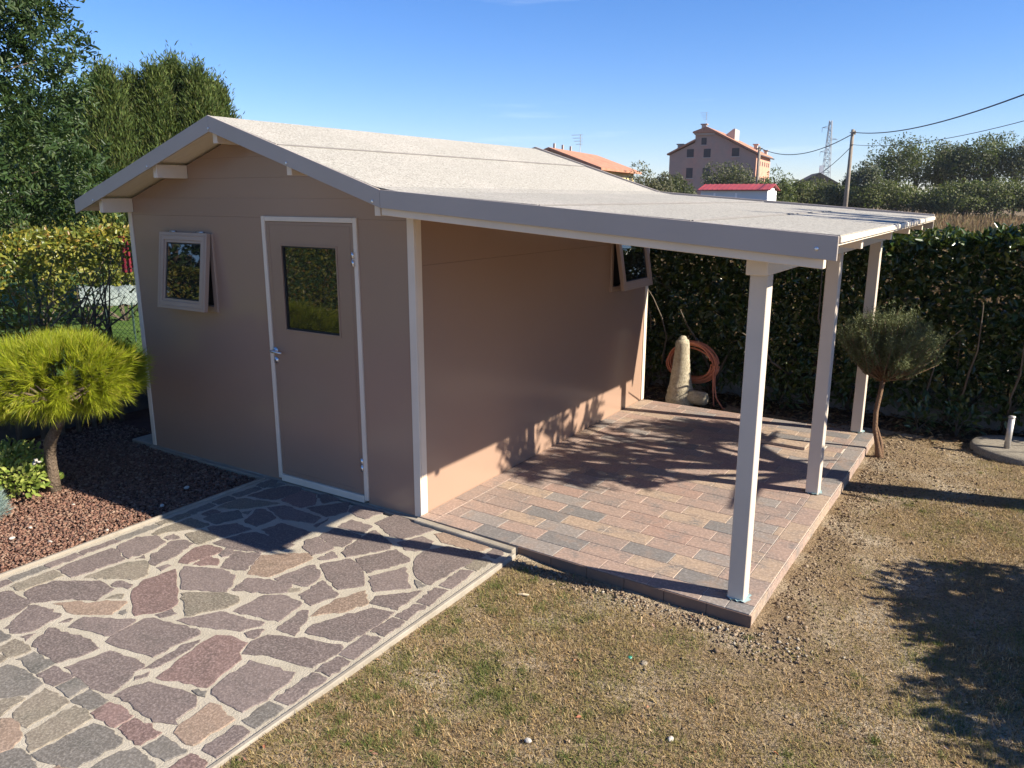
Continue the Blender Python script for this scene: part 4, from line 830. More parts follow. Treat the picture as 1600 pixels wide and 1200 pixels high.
for j, y in enumerate((-3.2, -2.4, -1.7, -1.1, -.62, -.40, -.22, -.06, .10, .20, .38, .95, 1.6, 2.2)):
    sv = [tube([(-4.25, y, -.12), (-4.24+r.normal()*.02, y+r.normal()*.02, .5), (-4.25+r.normal()*.03, y+r.normal()*.04, .95)], [.026, .022, .016], 7)]
    for pts, rd in branches((-4.25, y, .8), 5, 1.0, .45, 1.0, .012, 5, 300+j): sv.append(tube(pts, rd, 5))
    for pts, rd in branches((-4.25, y, .35), 2, 1.0, .55, .7, .008, 5, 350+j): sv.append(tube(pts, rd, 4))
    obj('stem', *join(sv), M_TWIG, lh, True)
# ------------------------------------------------------------------ low walls with chain-link fences
M_WIRE = mat('green coated wire', (.03, .07, .05), rough=.5); M_FPOST = mat('green fence post', (.03, .06, .045), rough=.5)
def chainlink(name, lab, p0, p1, z0, z1, cell=.055):
    t = thing(name, lab, 'fence', (p0[0], p0[1], z0-.3)); p0 = np.array([*p0, 0.0]); p1 = np.array([*p1, 0.0]); L = np.linalg.norm(p1-p0); u = (p1-p0)/L; n_ = np.array([-u[1], u[0], 0])
    V = []; F = []; H = z1-z0; w = .0016
    for s in (1, -1):
        for a in np.arange(-H, L+H, cell):
            a0, a1 = a, a+s*H; b0, b1 = z0, z1
            lo, hi = 0.0, L
            def clip(a_, b_, a2, b2, lim, low):
                return a_, b_
            t0, t1 = 0.0, 1.0
            if a1 != a0:
                ta, tb = (lo-a0)/(a1-a0), (hi-a0)/(a1-a0); t0, t1 = max(t0, min(ta, tb)), min(t1, max(ta, tb))
            if t1 <= t0: continue
            A_ = p0+u*(a0+(a1-a0)*t0)+[0, 0, z0+H*t0]; B_ = p0+u*(a0+(a1-a0)*t1)+[0, 0, z0+H*t1]; A_ = A_+n_*w*s; B_ = B_+n_*w*s
            q = len(V); sd = unit(np.cross(B_-A_, n_))*w
            for e in (A_, B_): V += [e-sd, e+n_*w, e+sd, e-n_*w]
            F += [(q, q+1, q+5, q+4), (q+1, q+2, q+6, q+5), (q+2, q+3, q+7, q+6), (q+3, q, q+4, q+7)]
    o = obj('wire_mesh', np.array(V), np.array(F), M_WIRE, t); o['kind'] = 'stuff'
    for d in np.arange(.0, L+.1, 2.2):
        p = p0+u*d; obj('post', *cyl((p[0], p[1], z0-.3), (p[0], p[1], z1+.03), .02, 8), M_FPOST, t, True)
    for z in (z0+.02, (z0+z1)/2, z1-.01): obj('tension_wire', *cyl(tuple(p0+[0, 0, z]), tuple(p1+[0, 0, z]), .0025, 5), M_WIRE, t)
chainlink('chain_link_fence', 'green chain-link fence running through the hedge behind the shed', (-4.6, 5.12), (6.2, 5.12), .24, 1.5)
chainlink('chain_link_fence', 'green chain-link fence behind the hedge left of the shed', (-4.62, -4.5), (-4.62, 5.1), .40, 1.45)
o = box('low_wall', (-4.6, 5.0, -.25), (6.2, 5.16, .235), M_KERB, None, .012, org=(0, 5.08, -.2)); tag(o, 'low grey concrete kerb wall running under the back hedge', 'wall')
M_DKERB = mat('shade-darkened concrete', (.055, .052, .048), (.09, .085, .075), 6, rough=.95, bmp=.4, bscale=40)  # dark concrete, darkened further for the shade it stands in
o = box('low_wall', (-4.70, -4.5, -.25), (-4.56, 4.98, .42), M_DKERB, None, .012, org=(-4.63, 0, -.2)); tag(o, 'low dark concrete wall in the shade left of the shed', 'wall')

# ------------------------------------------------------------------ cloud-pruned pine in the gravel bed
pine = thing('pruned_pine', 'small cloud-pruned pine with bright yellow-green needles in the gravel bed', 'tree', (-2.775, -1.088, -.05))
tp = np.array([(-2.775, -1.088, -.07), (-2.76, -1.09, .10), (-2.77, -1.085, .24), (-2.73, -1.09, .36), (-2.63, -1.09, .47), (-2.52, -1.09, .58), (-2.46, -1.08, .74)])
sv = [tube(tp, [.056, .043, .041, .047, .040, .034, .024], 12)]
r = np.random.default_rng(5)
for j in range(16):
    a = 2*math.pi*j/16+r.uniform(-.2, .2); R_ = r.uniform(.25, .5); b0 = tp[5]+(tp[6]-tp[5])*r.uniform(0, 1)
    e = np.array([-2.56+R_*math.cos(a), -1.06+R_*math.sin(a), .82+r.uniform(-.1, .12)]); sv.append(tube([b0, (b0+e)/2+[0, 0, .03], e], [.016, .011, .005], 5))
obj('trunk', *join(sv), M_BARK, pine, True)
nt_ = 920; q = rdir(nt_); q[:, 2] = np.where(q[:, 2] < -.85, -q[:, 2], q[:, 2]); rr = rng.uniform(.72, 1.0, nt_)[:, None]
T0 = np.array([-2.60, -1.04, .89])+q*[.70, .60, .27]*rr*(1+.10*wob(q, 3, 6))[:, None]
nn = 36; Pn = np.repeat(T0, nn, 0); out_ = unit(np.repeat(q*[1, 1, 1.1]+[0, 0, .10], nn, 0)); Dn = unit(out_+.62*rdir(len(Pn))); Dn[:, 2] -= .10
V, F = needle(Pn+out_*rng.uniform(-.035, .01, len(Pn))[:, None], Dn, rng.uniform(.08, .14, len(Pn)), rng.uniform(.0038, .0062, len(Pn)))
o = obj('crown', V, F, L_PINE, pine); o['kind'] = 'stuff'
obj('flower', *pebbles(np.array([[-2.66, -1.24, .27], [-2.64, -1.235, .26], [-2.67, -1.25, .25]]), np.array([.026, .022, .022])), M_WHITEP)
wf = bpy.data.objects['flower']; tag(wf, 'white flower head at the top of the variegated shrub', 'flower')
# variegated shrub and blue-grey tuft
vs = thing('variegated_shrub', 'low shrub with yellow-green variegated leaves at the foot of the pine', 'shrub', (-2.9, -1.30, -.05))
n = 1500; q = rdir(n); q[:, 2] = np.abs(q[:, 2]); P = np.array([-3.0, -1.30, .02])+q*[.36, .30, .33]*rng.uniform(.55, 1.02, n)[:, None]*(1+.15*wob(q, 4, 3))[:, None]
V, F = leaf6(P, unit(q+.7*rdir(n)), unit(q+[.4, -.3, .5]+.4*rdir(n)), rng.uniform(.035, .065, n), rng.uniform(.018, .032, n)); o = obj('foliage', V, F, L_VAR, vs); o['kind'] = 'stuff'
sv = [tube(p_, r_, 4) for p_, r_ in branches((-3.0, -1.30, -.06), 14, 1.0, .7, .38, .006, 4, 77)]; obj('stem', *join(sv), M_TWIG, vs)
bt_ = thing('blue_grey_plant', 'blue-grey needle-leaved cushion plant at the left edge of the gravel bed', 'plant', (-2.68, -1.68, -.05))
n = 5200; q = rdir(n); q[:, 2] = np.abs(q[:, 2]); P = np.array([-2.68, -1.68, -.03])+q*[.22, .2, .26]*rng.uniform(.6, 1, n)[:, None]
V, F = needle(P, unit(q+.6*rdir(n)+[0, 0, .4]), rng.uniform(.03, .055, n), .004); o = obj('foliage', V, F, L_BLUE, bt_); o['kind'] = 'stuff'
obj('stem', *join([tube(p_, r_, 4) for p_, r_ in branches((-2.68, -1.68, -.06), 10, 1.0, .8, .26, .006, 4, 78)]), M_TWIG, bt_)

# ------------------------------------------------------------------ rosemary standard by the patio corner
rs = thing('rosemary_tree', 'rosemary trained as a small round-headed tree beside the far patio corner', 'tree', (2.50, 3.38, -.08))
tp = np.array([(2.515, 3.375, -.10), (2.50, 3.375, .02), (2.455, 3.38, .18), (2.445, 3.38, .34), (2.465, 3.385, .50), (2.475, 3.39, .66)])
sv = [tube(tp+np.random.default_rng(1).normal(size=tp.shape)*.004, [.042, .027, .021, .021, .020, .020], 9), tube([(2.53, 3.39, -.1), (2.515, 3.385, .06), (2.47, 3.388, .2)], [.03, .018, .008], 6)]
tips = []
for j in range(170):
    r = np.random.default_rng(900+j); a = r.uniform(0, 6.283); R_ = math.sqrt(r.uniform(0, 1))*.42; h = 1.04+.26*math.sqrt(max(0, 1-(R_/.45)**2))*r.uniform(.35, 1.0)-.16*(R_/.42)
    if r.uniform() < .32: h = .76+r.uniform(0, .26)
    e = np.array([2.49+R_*math.cos(a), 3.38+R_*math.sin(a), h]); b0 = np.array([2.475, 3.39, .60+r.uniform(0, .08)]); mpt = b0*.5+e*.5+[0, 0, -.05]+r.normal(size=3)*.02
    sv.append(tube([b0, mpt, e], [.006, .004, .002], 4)); tips.append((mpt, e))
obj('trunk', *join(sv), M_RBARK, rs, True)
PL, DL = [], []
for j, (a, b) in enumerate(tips):
    r = np.random.default_rng(2000+j)
    for s in range(18):
        base = a+(b-a)*r.uniform(-.1, 1.0); d = unit(unit(b-a)*.7+np.array([0, 0, .75])+r.normal(size=3)*.35); l = r.uniform(.07, .16); t = np.linspace(0, 1, 16)[:, None]
        pts = base+d*l*t; PL.append(pts); DL.append(np.repeat(d[None], 16, 0))
PL = np.concatenate(PL); DL = np.concatenate(DL); n = len(PL)
V, F = needle(PL, unit(DL*.7+rdir(n)), rng.uniform(.018, .034, n), .0058); o = obj('crown', V, F, L_ROSE, rs); o['kind'] = 'stuff'

# ------------------------------------------------------------------ carved stone cone with a coiled hose
M_OLDST = mat('weathered stone', (.33, .285, .20), (.44, .39, .29), 10, rough=.95, spec=.15, fine=(.14, .12, .08), fscale=45, ffac=.6, bmp=.5, bscale=60, bdist=.008, stretch=(1, 1, 1.6))
cone = thing('stone_cone', 'weathered conical garden stone with a stub foot standing behind the patio', 'ornament', (.34, 4.2, -.08))
prof = [(.155, -.10), (.160, -.02), (.155, .03), (.145, .055), (.148, .07), (.138, .10), (.140, .115), (.125, .15), (.112, .24), (.100, .34), (.088, .46), (.080, .56), (.076, .62), (.070, .648), (.052, .655), (.050, .668), (.034, .69), (.014, .70), (.001, .702)]
V = []; ns = 26; r = np.random.default_rng(8)
for (R_, z) in prof:
    for k_ in range(ns):
        a = 2*math.pi*k_/ns; q_ = R_*(1+.02*math.sin(3*a+z*9)+r.normal()*.012); V.append((.33+q_*math.cos(a), 4.2+q_*math.sin(a), z+r.normal()*.004))
F = [(i*ns+k_, i*ns+(k_+1) % ns, (i+1)*ns+(k_+1) % ns, (i+1)*ns+k_) for i in range(len(prof)-1) for k_ in range(ns)]
obj('body', V, F, M_OLDST, cone, True)
v, f = tube([(.40, 4.19, .02), (.47, 4.185, .03), (.56, 4.18, .03), (.63, 4.178, .03), (.655, 4.178, .03)], [.08, .080, .078, .074, .05], 14); v = np.array(v)+np.random.default_rng(3).normal(size=np.shape(v))*.003
obj('foot', v, f, M_OLDST, cone, True)
M_HOSE = mat('terracotta hose', (.52, .17, .085), (.60, .21, .11), 8, rough=.45)
hp = []; r = np.random.default_rng(6); nl = 15
for j in range(nl):
    cx_, cz_, ra, rb = .385+r.normal()*.015, .375+r.normal()*.012, .275+r.normal()*.022, .205+r.normal()*.02; yy = 4.33+j*.010+r.normal()*.008; ph = r.normal()*.12
    for a in np.linspace(0, 2*math.pi, 30, endpoint=False): hp.append((cx_+ra*math.cos(a+ph)*(1-.08*math.sin(a)), yy+.010*a/6.28-.015*math.cos(a), cz_+rb*math.sin(a+ph)))
hp = np.array(hp); hv = [tube(hp, .0095, 7), tube([(.66, 4.36, .36), (.675, 4.34, .16), (.71, 4.31, .02), (.80, 4.27, -.075), (.86, 4.25, -.08)], .0085, 7), tube([(.65, 4.34, .33), (.665, 4.32, .12), (.69, 4.30, -.06), (.70, 4.30, -.075)], .0085, 7), tube([(.24, 4.36, .50), (.33, 4.33, .62), (.46, 4.34, .585)], .0085, 7)]
o = obj('garden_hose', *join(hv), M_HOSE, None, True, org=(.42, 4.35, 0)); tag(o, 'coiled terracotta-coloured garden hose hung behind the stone cone', 'hose')
# concrete disc with a steel pipe
M_EXPO = mat('exposed aggregate', (.27, .235, .185), (.38, .34, .27), 40, rough=.95, fine=(.13, .11, .08), fscale=120, ffac=.8, bmp=1.0, bscale=120, bdist=.01)
V = []; ns = 36; prof = [(.40, -.14), (.40, -.03), (.385, -.010), (.30, -.008), (.001, -.006)]
for R_, z in prof:
    for k_ in range(ns): a = 2*math.pi*k_/ns; V.append((3.58+R_*math.cos(a), 4.17+R_*math.sin(a)*.95, z))
F = [(i*ns+k_, i*ns+(k_+1) % ns, (i+1)*ns+(k_+1) % ns, (i+1)*ns+k_) for i in range(len(prof)-1) for k_ in range(ns)]
o = obj('concrete_disc', V, F, M_EXPO, None, True, org=(3.58, 4.17, -.1)); tag(o, 'round exposed-aggregate concrete base at the right edge of the lawn', 'base')
M_GALV = mat('galvanised pipe', (.45, .43, .40), (.55, .53, .50), 10, rough=.5, metal=.6)
o = obj('steel_pipe', *join([cyl((3.47, 4.06, -.03), (3.475, 4.07, .275), .026, 14), cyl((3.475, 4.07, .2752), (3.475, 4.07, .29), .029, 14)]), M_GALV, None, True, org=(3.47, 4.06, -.02)); tag(o, 'short galvanised steel pipe standing in the round concrete base', 'pipe')
# sprigs of small plants under the hedge
for (x, y, h, lb) in ((2.72, 4.45, .30, 'leafy laurel sucker at the foot of the back hedge beside the rosemary'), (3.05, 4.55, .34, 'dark leafy sucker growing low in front of the hedge by the pipe'), (1.35, 4.6, .30, 'leafy sucker low in the shade behind the middle of the patio')):
    t = thing('laurel_sucker', lb, 'plant', (x, y, -.09)); n = 90; q = rdir(n); q[:, 2] = np.abs(q[:, 2]); P = np.array([x, y, -.02])+q*[.20, .16, h]*rng.uniform(.3, 1, n)[:, None]
    V, F = leaf6(P, unit(q+.6*rdir(n)), unit(rdir(n)*.6+[.2, -.4, .9]), rng.uniform(.05, .085, n), rng.uniform(.024, .036, n)); o = obj('foliage', V, F, L_LAUREL, t); o['kind'] = 'stuff'
    obj('stem', *join([tube(p_, r_, 4) for p_, r_ in branches((x, y, -.1), 7, 1.0, .6, h, .006, 4, int(x*100))]), M_TWIG, t)

# ------------------------------------------------------------------ trees
def crown_blobs(centers, n, scatter=.16):
    """points on and in a set of leaf masses (x,y,z,rx,ry,rz)"""
    C_ = np.array(centers, float); w = (C_[:, 3]*C_[:, 5])**1.0; k = rng.choice(len(C_), n, p=w/w.sum()); q = rdir(n)
    rad = 1-np.abs(rng.normal(0, scatter, n)); P = C_[k, :3]+q*C_[k, 3:6]*rad[:, None]*(1+.18*wob(C_[k, :3]*3+q*1.0, 4, 17))[:, None]
    return P, q, k
def blobs(c, R, n, seed, rmin=.28, rmax=.5, flat=1.0):
    r = np.random.default_rng(seed); out = []
    for j in range(n):
        d = unit(r.normal(size=3)); rr = r.uniform(.25, .82); s = r.uniform(rmin, rmax); out.append((*(np.array(c)+d*np.array(R)*rr), R[0]*s, R[1]*s, R[2]*s*flat))
    return out
def tree(name, lab, base, c, R, nb, n, L, W_, mt, seed, trunk_r=.1, group=None, up=.2, six=False, rmin=.28, rmax=.5, cut=None, barkm=None, limbs=8):
    t = thing(name, lab, 'tree', tuple(base), group); B = blobs(c, R, nb, seed, rmin, rmax); P, q, k = crown_blobs(B, n)
    if cut is not None: m = cut(P); P, q = P[m], q[m]
    n = len(P); D_ = unit(q*.5+rdir(n)+[0, 0, up]); N_ = unit(q+.6*rdir(n)+[0, 0, .3]); f = leaf6 if six else leaf4
    V, F = f(P, D_, N_, rng.uniform(.6, 1.1, n)*L, rng.uniform(.6, 1.1, n)*W_); o = obj('crown', V, F, mt, t); o['kind'] = 'stuff'
    r = np.random.default_rng(seed+1); b = np.array(base, float); top = np.array(c, float)-[0, 0, R[2]*.3]
    sv = [tube([b-[0, 0, .1], b*.6+top*.4+r.normal(size=3)*trunk_r*.5, top], [trunk_r*1.15, trunk_r*.85, trunk_r*.6], 9)]
    for e in B[:limbs]: e = np.array(e[:3]); s0 = b*.35+top*.65; sv.append(tube([s0, (s0+e)/2+r.normal(size=3)*trunk_r, e], [trunk_r*.5, trunk_r*.33, trunk_r*.12], 6))
    obj('trunk', *join(sv), barkm or M_BARK, t, True); return t
# dark broad-leaved tree upper left: sprays of leaves on drooping limbs
t = thing('broadleaf_tree', 'dark green broad-leaved tree rising behind the hedge at the left edge', 'tree', (-6.6, -.6, -.1))
Bc = []; r = np.random.default_rng(21)
spots = [(20, 20, .62), (60, 60, .55), (30, 110, .6), (95, 75, .36), (75, 130, .42), (118, 125, .20), (105, 150, .22), (15, 190, .6), (60, 185, .45), (40, 250, .6), (95, 250, .45), (20, 310, .6), (75, 300, .5), (130, 275, .33), (115, 315, .36), (-60, 60, .8), (-70, 180, .85), (-60, 290, .8), (-120, 120, .9), (-40, -40, .7), (35, -25, .55), (160, 265, .22), (150, 300, .25)]
for j, (x, y, R_) in enumerate(spots):
    p = at(x, y, 9.6+r.uniform(-.6, .6)); Bc.append((*p, R_*.62, R_*.62, R_*.50))
P, q, k = crown_blobs(Bc, 1500, .3)
PP, DD, NN = [], [], []
for j in range(len(P)):          # each spray: a short drooping twig with paired leaves
    d = unit(q[j]*.6+r.normal(size=3)*.5+np.array([.25, .1, .1])); l = r.uniform(.14, .28); m = 12; tt = np.linspace(.1, 1, m); s = unit(np.cross(d, r.normal(size=3)))
    pts = P[j]+d*l*tt[:, None]+np.array([0, 0, -.22])*l*(tt**2)[:, None]; sg = np.where(np.arange(m) % 2 == 0, 1, -1)[:, None]
    PP.append(pts); DD.append(unit(d*.6+s*sg+r.normal(size=(m, 3))*.25)); NN.append(unit(np.cross(d, s)+r.normal(size=(m, 3))*.35+[0, 0, .3]))
PP, DD, NN = map(np.concatenate, (PP, DD, NN)); n = len(PP)
V, F = leaf6(PP, DD, NN, rng.uniform(.045, .085, n), rng.uniform(.018, .030, n)); o = obj('crown', V, F, L_TREE, t); o['kind'] = 'stuff'
sv = [tube([(-6.6, -.6, -.2), (-6.5, -.5, 1.2), (-6.3, -.35, 2.6), (-6.2, -.3, 3.8)], [.14, .12, .09, .05], 9)]
for e in Bc[:20]:
    e = np.array(e[:3]); s0 = np.array([-6.3, -.35, max(1.4, e[2]-.7)]); sv.append(tube([s0, (s0*.6+e*.4)+[0, 0, .10], e-(e-s0)*.15], [.024, .012, .003], 5))
obj('trunk', *join(sv), M_BARK, t, True)
tree('broadleaf_tree', 'tall broad-leaved tree left of the picture, mirrored in the shed windows', (-8.2, -4.2, -.1), (-8.2, -4.2, 3.2), (2.0, 2.6, 2.6), 26, 5200, .14, .07, L_TREE, 640, .16, None, .1, True)
# row of cypresses behind
def cypress(lab, px, top, dist, wpx, seed):
    tp_ = at(px, top, dist); R_ = wpx*dist/1224.63; base = (tp_[0], tp_[1], -.15); t = thing('cypress_tree', lab, 'tree', base, 'cypress trees behind the shed'); r = np.random.default_rng(seed); H = tp_[2]+.15
    nb_ = 520; zz = r.uniform(.20, 1.0, nb_); prof = np.clip((1-zz)*2.4, 0, 1)**.9*(.72+.42*r.uniform(size=nb_)); a = r.uniform(0, 6.283, nb_)
    C_ = np.stack([base[0]+R_*prof*np.cos(a), base[1]+R_*prof*np.sin(a), -.15+H*zz-.05], 1); m = 52
    od = unit(np.stack([np.cos(a), np.sin(a), np.full(nb_, .9)], 1)); P = np.repeat(C_, m, 0)+rng.normal(size=(nb_*m, 3))*[.09, .09, .13]*1.1; O_ = np.repeat(od, m, 0)
    nl_ = 46; al = r.uniform(0, 6.283, nl_); rl = R_*np.sqrt(r.uniform(0, 1, nl_))*.8; zl = -.15+H*(1.0-.36*(rl/R_))-.15; tl_ = np.linspace(-.35, .32, 22)
    Pl = np.concatenate([np.stack([base[0]+rl[i_]*np.cos(al[i_])+r.normal(size=22)*.05*(1-tl_*2), base[1]+rl[i_]*np.sin(al[i_])+r.normal(size=22)*.05*(1-tl_*2), zl[i_]+tl_*r.uniform(.6, 1.4)], 1) for i_ in range(nl_)])
    P = np.concatenate([P, Pl]); O_ = np.concatenate([O_, np.tile([[0, 0, 1.5]], (len(Pl), 1))])
    D_ = unit(O_*[.7, .7, 1.2]+.45*rdir(len(P))); V, F = leaf4(P, D_, unit(O_+.7*rdir(len(P))), rng.uniform(.08, .16, len(P)), rng.uniform(.016, .032, len(P)))
    o = obj('crown', V, F, L_CYP, t); o['kind'] = 'stuff'
    obj('trunk', *tube([(base[0], base[1], -.3), (base[0], base[1], H*.5), (base[0]+.03, base[1], H*.92)], [.14, .09, .02], 8), M_BARK, t, True)
for a in (('leftmost cypress of the row, partly hidden by the dark tree', 112, 152, 19.6, 56, 1), ('light-green cypress directly right of the dark tree', 162, 112, 19.0, 50, 2), ('cypress in the dip between two taller cypresses', 205, 124, 19.4, 44, 7), ('pointed cypress in the middle of the row above the shed roof', 238, 110, 19.2, 40, 3), ('tallest cypress of the row, left of the shed ridge', 268, 100, 19.6, 40, 4), ('second cypress from the right end of the row', 306, 112, 19.2, 42, 8), ('rightmost cypress of the row beside the shed ridge', 336, 136, 19.8, 36, 5), ('low dark cypress at the far left behind the broad-leaved tree', 40, 175, 20.0, 70, 6)): cypress(*a)
# ------------------------------------------------------------------ the neighbour's garden seen through the left hedge
M_NET = mat('pale green netting', (.16, .20, .18), (.27, .31, .28), 16, rough=.7, fine=(.2, .25, .22), fscale=60, ffac=.6, bmp=.6, bscale=18, bdist=.05)
pa, pb = at(120, 420, 14.5), at(235, 418, 14.5); u_ = unit(pb-pa); nv = np.array([-u_[1], u_[0], 0]); V = []; F = []; nx_, na = 26, 9; r = np.random.default_rng(2)
for i in range(nx_):
    for j in range(na): a = math.pi*j/(na-1); p = pa+(pb-pa)*i/(nx_-1)*1.0; p = np.array([p[0], p[1], 0])+nv*(.45*math.cos(a)); V.append((p[0], p[1], .50+.26*math.sin(a)*(1+.08*math.sin(i*.9))+r.normal()*.018-.42*(j in (0, na-1))*0))
for i in range(nx_-1):
    for j in range(na-1): a = i*na+j; F.append((a, a+1, a+na+1, a+na))
nt_t = thing('netting_tunnel', 'pale netting stretched over a low frame in the garden beyond the left hedge', 'netting', ((pa[0]+pb[0])/2, (pa[1]+pb[1])/2, -.13)); obj('netting', V, F, M_NET, nt_t, True)
for i in (0, 8, 17, 25):
    for s in (-1, 1): p = pa+(pb-pa)*i/25+nv*.45*s; obj('leg', *cyl((p[0], p[1], -.15), (p[0], p[1], .52), .012, 6), M_FPOST, nt_t)
M_RED = mat('dark red cloth', (.20, .012, .022), (.28, .02, .035), 9, rough=.9)
p = at(200, 397, 15.5); V = []; F = []
for i in range(12):
    for j in range(9): V.append((p[0]+RT[0]*(i-5.5)*.024, p[1]+RT[1]*(i-5.5)*.024+.03*math.sin(i*1.7), p[2]+.32-.08*j+.01*math.sin(i)))
for i in range(11):
    for j in range(8): a = i*9+j; F.append((a, a+9, a+10, a+1))
V2 = [(x+.006, y+.012, z) for x, y, z in V]; nV = len(V); F2 = [tuple(i+nV for i in f[::-1]) for f in F]
o = obj('hanging_cloth', V+V2, F+F2, M_RED, None, True, org=tuple(p)); tag(o, 'dark red cloth hanging in the garden just left of the shed corner', 'cloth')
L_YEL = islandmat('sunlit shrub leaves', [(.16, .18, .03), (.24, .23, .04), (.09, .12, .02), (.30, .25, .06)], rough=.5, spec=.3, transl=.3, tcol=(.5, .48, .05))
for j, (px, lb) in enumerate(((60, 'sunny yellow-green shrub seen through the left end of the hedge'), (125, 'sunny yellow-green shrub behind the netting, seen through the hedge'), (185, 'sunny yellow-green shrub close to the red cloth'))):
    p = at(px, 400, 16.3+.2*j); t = thing('garden_shrub', lb, 'shrub', (p[0], p[1], -.13), 'sunny shrubs beyond the left hedge'); B = blobs((p[0], p[1], 1.0), (.75, .6, .85), 12, 40+j, .4, .6); P, q, k = crown_blobs(B, 900)
    V, F = leaf6(P, rdir(len(P)), unit(q+.6*rdir(len(P))), rng.uniform(.07, .13, len(P)), rng.uniform(.04, .07, len(P))); o = obj('foliage', V, F, L_YEL, t); o['kind'] = 'stuff'
    obj('stem', *join([tube(p_, r_, 5) for p_, r_ in branches((p[0], p[1], -.15), 8, 1, .5, 1.2, .02, 4, 60+j)]), M_TWIG, t)
# ------------------------------------------------------------------ plants just outside the picture on the right (their shadows fall into it)
L_OFF = islandmat('shade tree leaves', [(.03, .06, .016), (.05, .085, .022), (.04, .07, .018)], rough=.45, spec=.4, transl=.15)
t = thing('shade_tree', 'multi-limbed young tree standing just right of the picture beside the lawn', 'tree', (4.72, 2.98, -.1))
sv = [tube([(4.72, 2.98, -.2), (4.72, 2.98, .6), (4.70, 2.97, 1.25), (4.70, 2.96, 1.75)], [.155, .14, .13, .12], 12)]
PP, DD = [], []; r = np.random.default_rng(33)
for j in range(22):
    a = 2*math.pi*j/22+r.uniform(-.2, .2); s0 = np.array([4.70, 2.96, 1.45+r.uniform(0, .5)]); R_ = r.uniform(.55, 1.05); hz = r.uniform(.05, 1.5)
    e = s0+np.array([R_*math.cos(a)*.8, R_*math.sin(a)*1.15, hz]); mpt = (s0+e)/2+np.array([0, 0, .15]); sv.append(tube([s0, mpt, e], [.05, .03, .010], 6))
    for s in range(8):
        b0 = mpt+(e-mpt)*r.uniform(0, 1); d = unit((e-mpt)+r.normal(size=3)*.5); d[2] -= .2; l = r.uniform(.25, .5); tt = np.linspace(.1, 1, 14)[:, None]; pts = b0+d*l*tt+np.array([0, 0, -.15])*tt**2
        PP.append(pts); DD.append(unit(d+r.normal(size=(14, 3))*.55))
for e, k_ in (((4.45, 2.30, 3.50), 1), ((4.50, 2.78, 3.40), 2), ((4.35, 2.05, 3.15), 3), ((4.55, 3.3, 3.6), 4)):
    s0 = np.array([4.70, 2.96, 1.8]); e = np.array(e); mpt = (s0+e)/2+[.1, 0, 0]; sv.append(tube([s0, mpt, e], [.05, .035, .015], 6))
    for s in range(9):
        b0 = mpt+(e-mpt)*r.uniform(.3, 1); d = unit((e-mpt)+r.normal(size=3)*.5); l = r.uniform(.25, .5); tt = np.linspace(.1, 1, 14)[:, None]; PP.append(b0+d*l*tt); DD.append(unit(d+r.normal(size=(14, 3))*.55))
PP, DD = np.concatenate(PP), np.concatenate(DD); n = len(PP); gx = PP[:, 0]-PP[:, 2]*1.55; keep = (PP[:, 0] > 3.62) & (gx < 1.2)
V, F = leaf6(PP[keep], DD[keep], rdir(n)[keep], rng.uniform(.10, .20, n)[keep], rng.uniform(.035, .06, n)[keep]); o = obj('crown', V, F, L_OFF, t); o['kind'] = 'stuff'
obj('trunk', *join(sv), M_BARK, t, True)
t = thing('round_shrub', 'dense round shrub just right of the picture beyond the lawn corner', 'shrub', (5.80, .95, -.1)); B = blobs((5.80, .95, .70), (.88, 1.0, .62), 30, 71, .55, .72); P, q, k = crown_blobs(B, 30000); P = P[P[:, 0] > 4.0]
V, F = leaf6(P, rdir(len(P)), rdir(len(P)), rng.uniform(.07, .12, len(P)), rng.uniform(.04, .06, len(P))); o = obj('foliage', V, F, L_OFF, t); o['kind'] = 'stuff'
obj('stem', *join([tube(p_, r_, 5) for p_, r_ in branches((5.80, .95, -.15), 9, 1, .5, 1.1, .022, 4, 72)]), M_TWIG, t)

# ------------------------------------------------------------------ far background
M_PINK = mat('faded pink render', (.44, .285, .215), (.37, .26, .21), .35, rough=.95, c3=(.50, .255, .19), c3s=.25, fine=(.30, .23, .19), fscale=1.2, ffac=.4)
M_PINKS = mat('salmon render', (.52, .26, .17), (.57, .30, .20), .5, rough=.95)
M_RTILE = mat('terracotta roof tiles', (.38, .16, .09), (.46, .23, .14), 1.3, rough=.9, fine=(.22, .10, .06), fscale=4, ffac=.6)
M_WIN = mat('dark shuttered window', (.035, .028, .03), (.055, .04, .04), 3, rough=.6)
M_WFR = mat('stone surround', (.40, .34, .30), rough=.9)
M_SHADEW = mat('plaster and gable shade', (.42, .37, .32), rough=.95)  # plaster grey, also the painted shade on the yellow house gable
M_YELW = mat('yellow render', (.62, .50, .22), (.66, .54, .26), .6, rough=.95)
class Frame:
    def __init__(s, o, th): s.o = np.array([o[0], o[1], 0.0]); s.r = np.array([math.cos(th), math.sin(th), 0]); s.w = np.array([-math.sin(th), math.cos(th), 0])
    def __call__(s, a, b, z): return s.o+s.r*a+s.w*b+np.array([0, 0, z])
def slab(name, fr, poly, b0, b1, mt, parent, org=None):
    """polygon in (a,z) of a frame, extruded from depth b0 to b1"""
    n = len(poly); V = [fr(a, b0, z) for a, z in poly]+[fr(a, b1, z) for a, z in poly]
    return bevobj(name, V, [tuple(range(n)), tuple(range(2*n-1, n-1, -1))]+[(i, i+n, (i+1) % n+n, (i+1) % n) for i in range(n)], mt, parent)
def fbox(name, fr, a0, a1, b0, b1, z0, z1, mt, parent): return slab(name, fr, [(a0, z0), (a1, z0), (a1, z1), (a0, z1)], b0, b1, mt, parent)
fr = Frame((-34.12, 107.87), math.radians(7))
H_ = thing('farmhouse', 'old pink three-storey farmhouse with stepped tiled roof in the distance', 'house', (-34.12, 107.87, -.16))
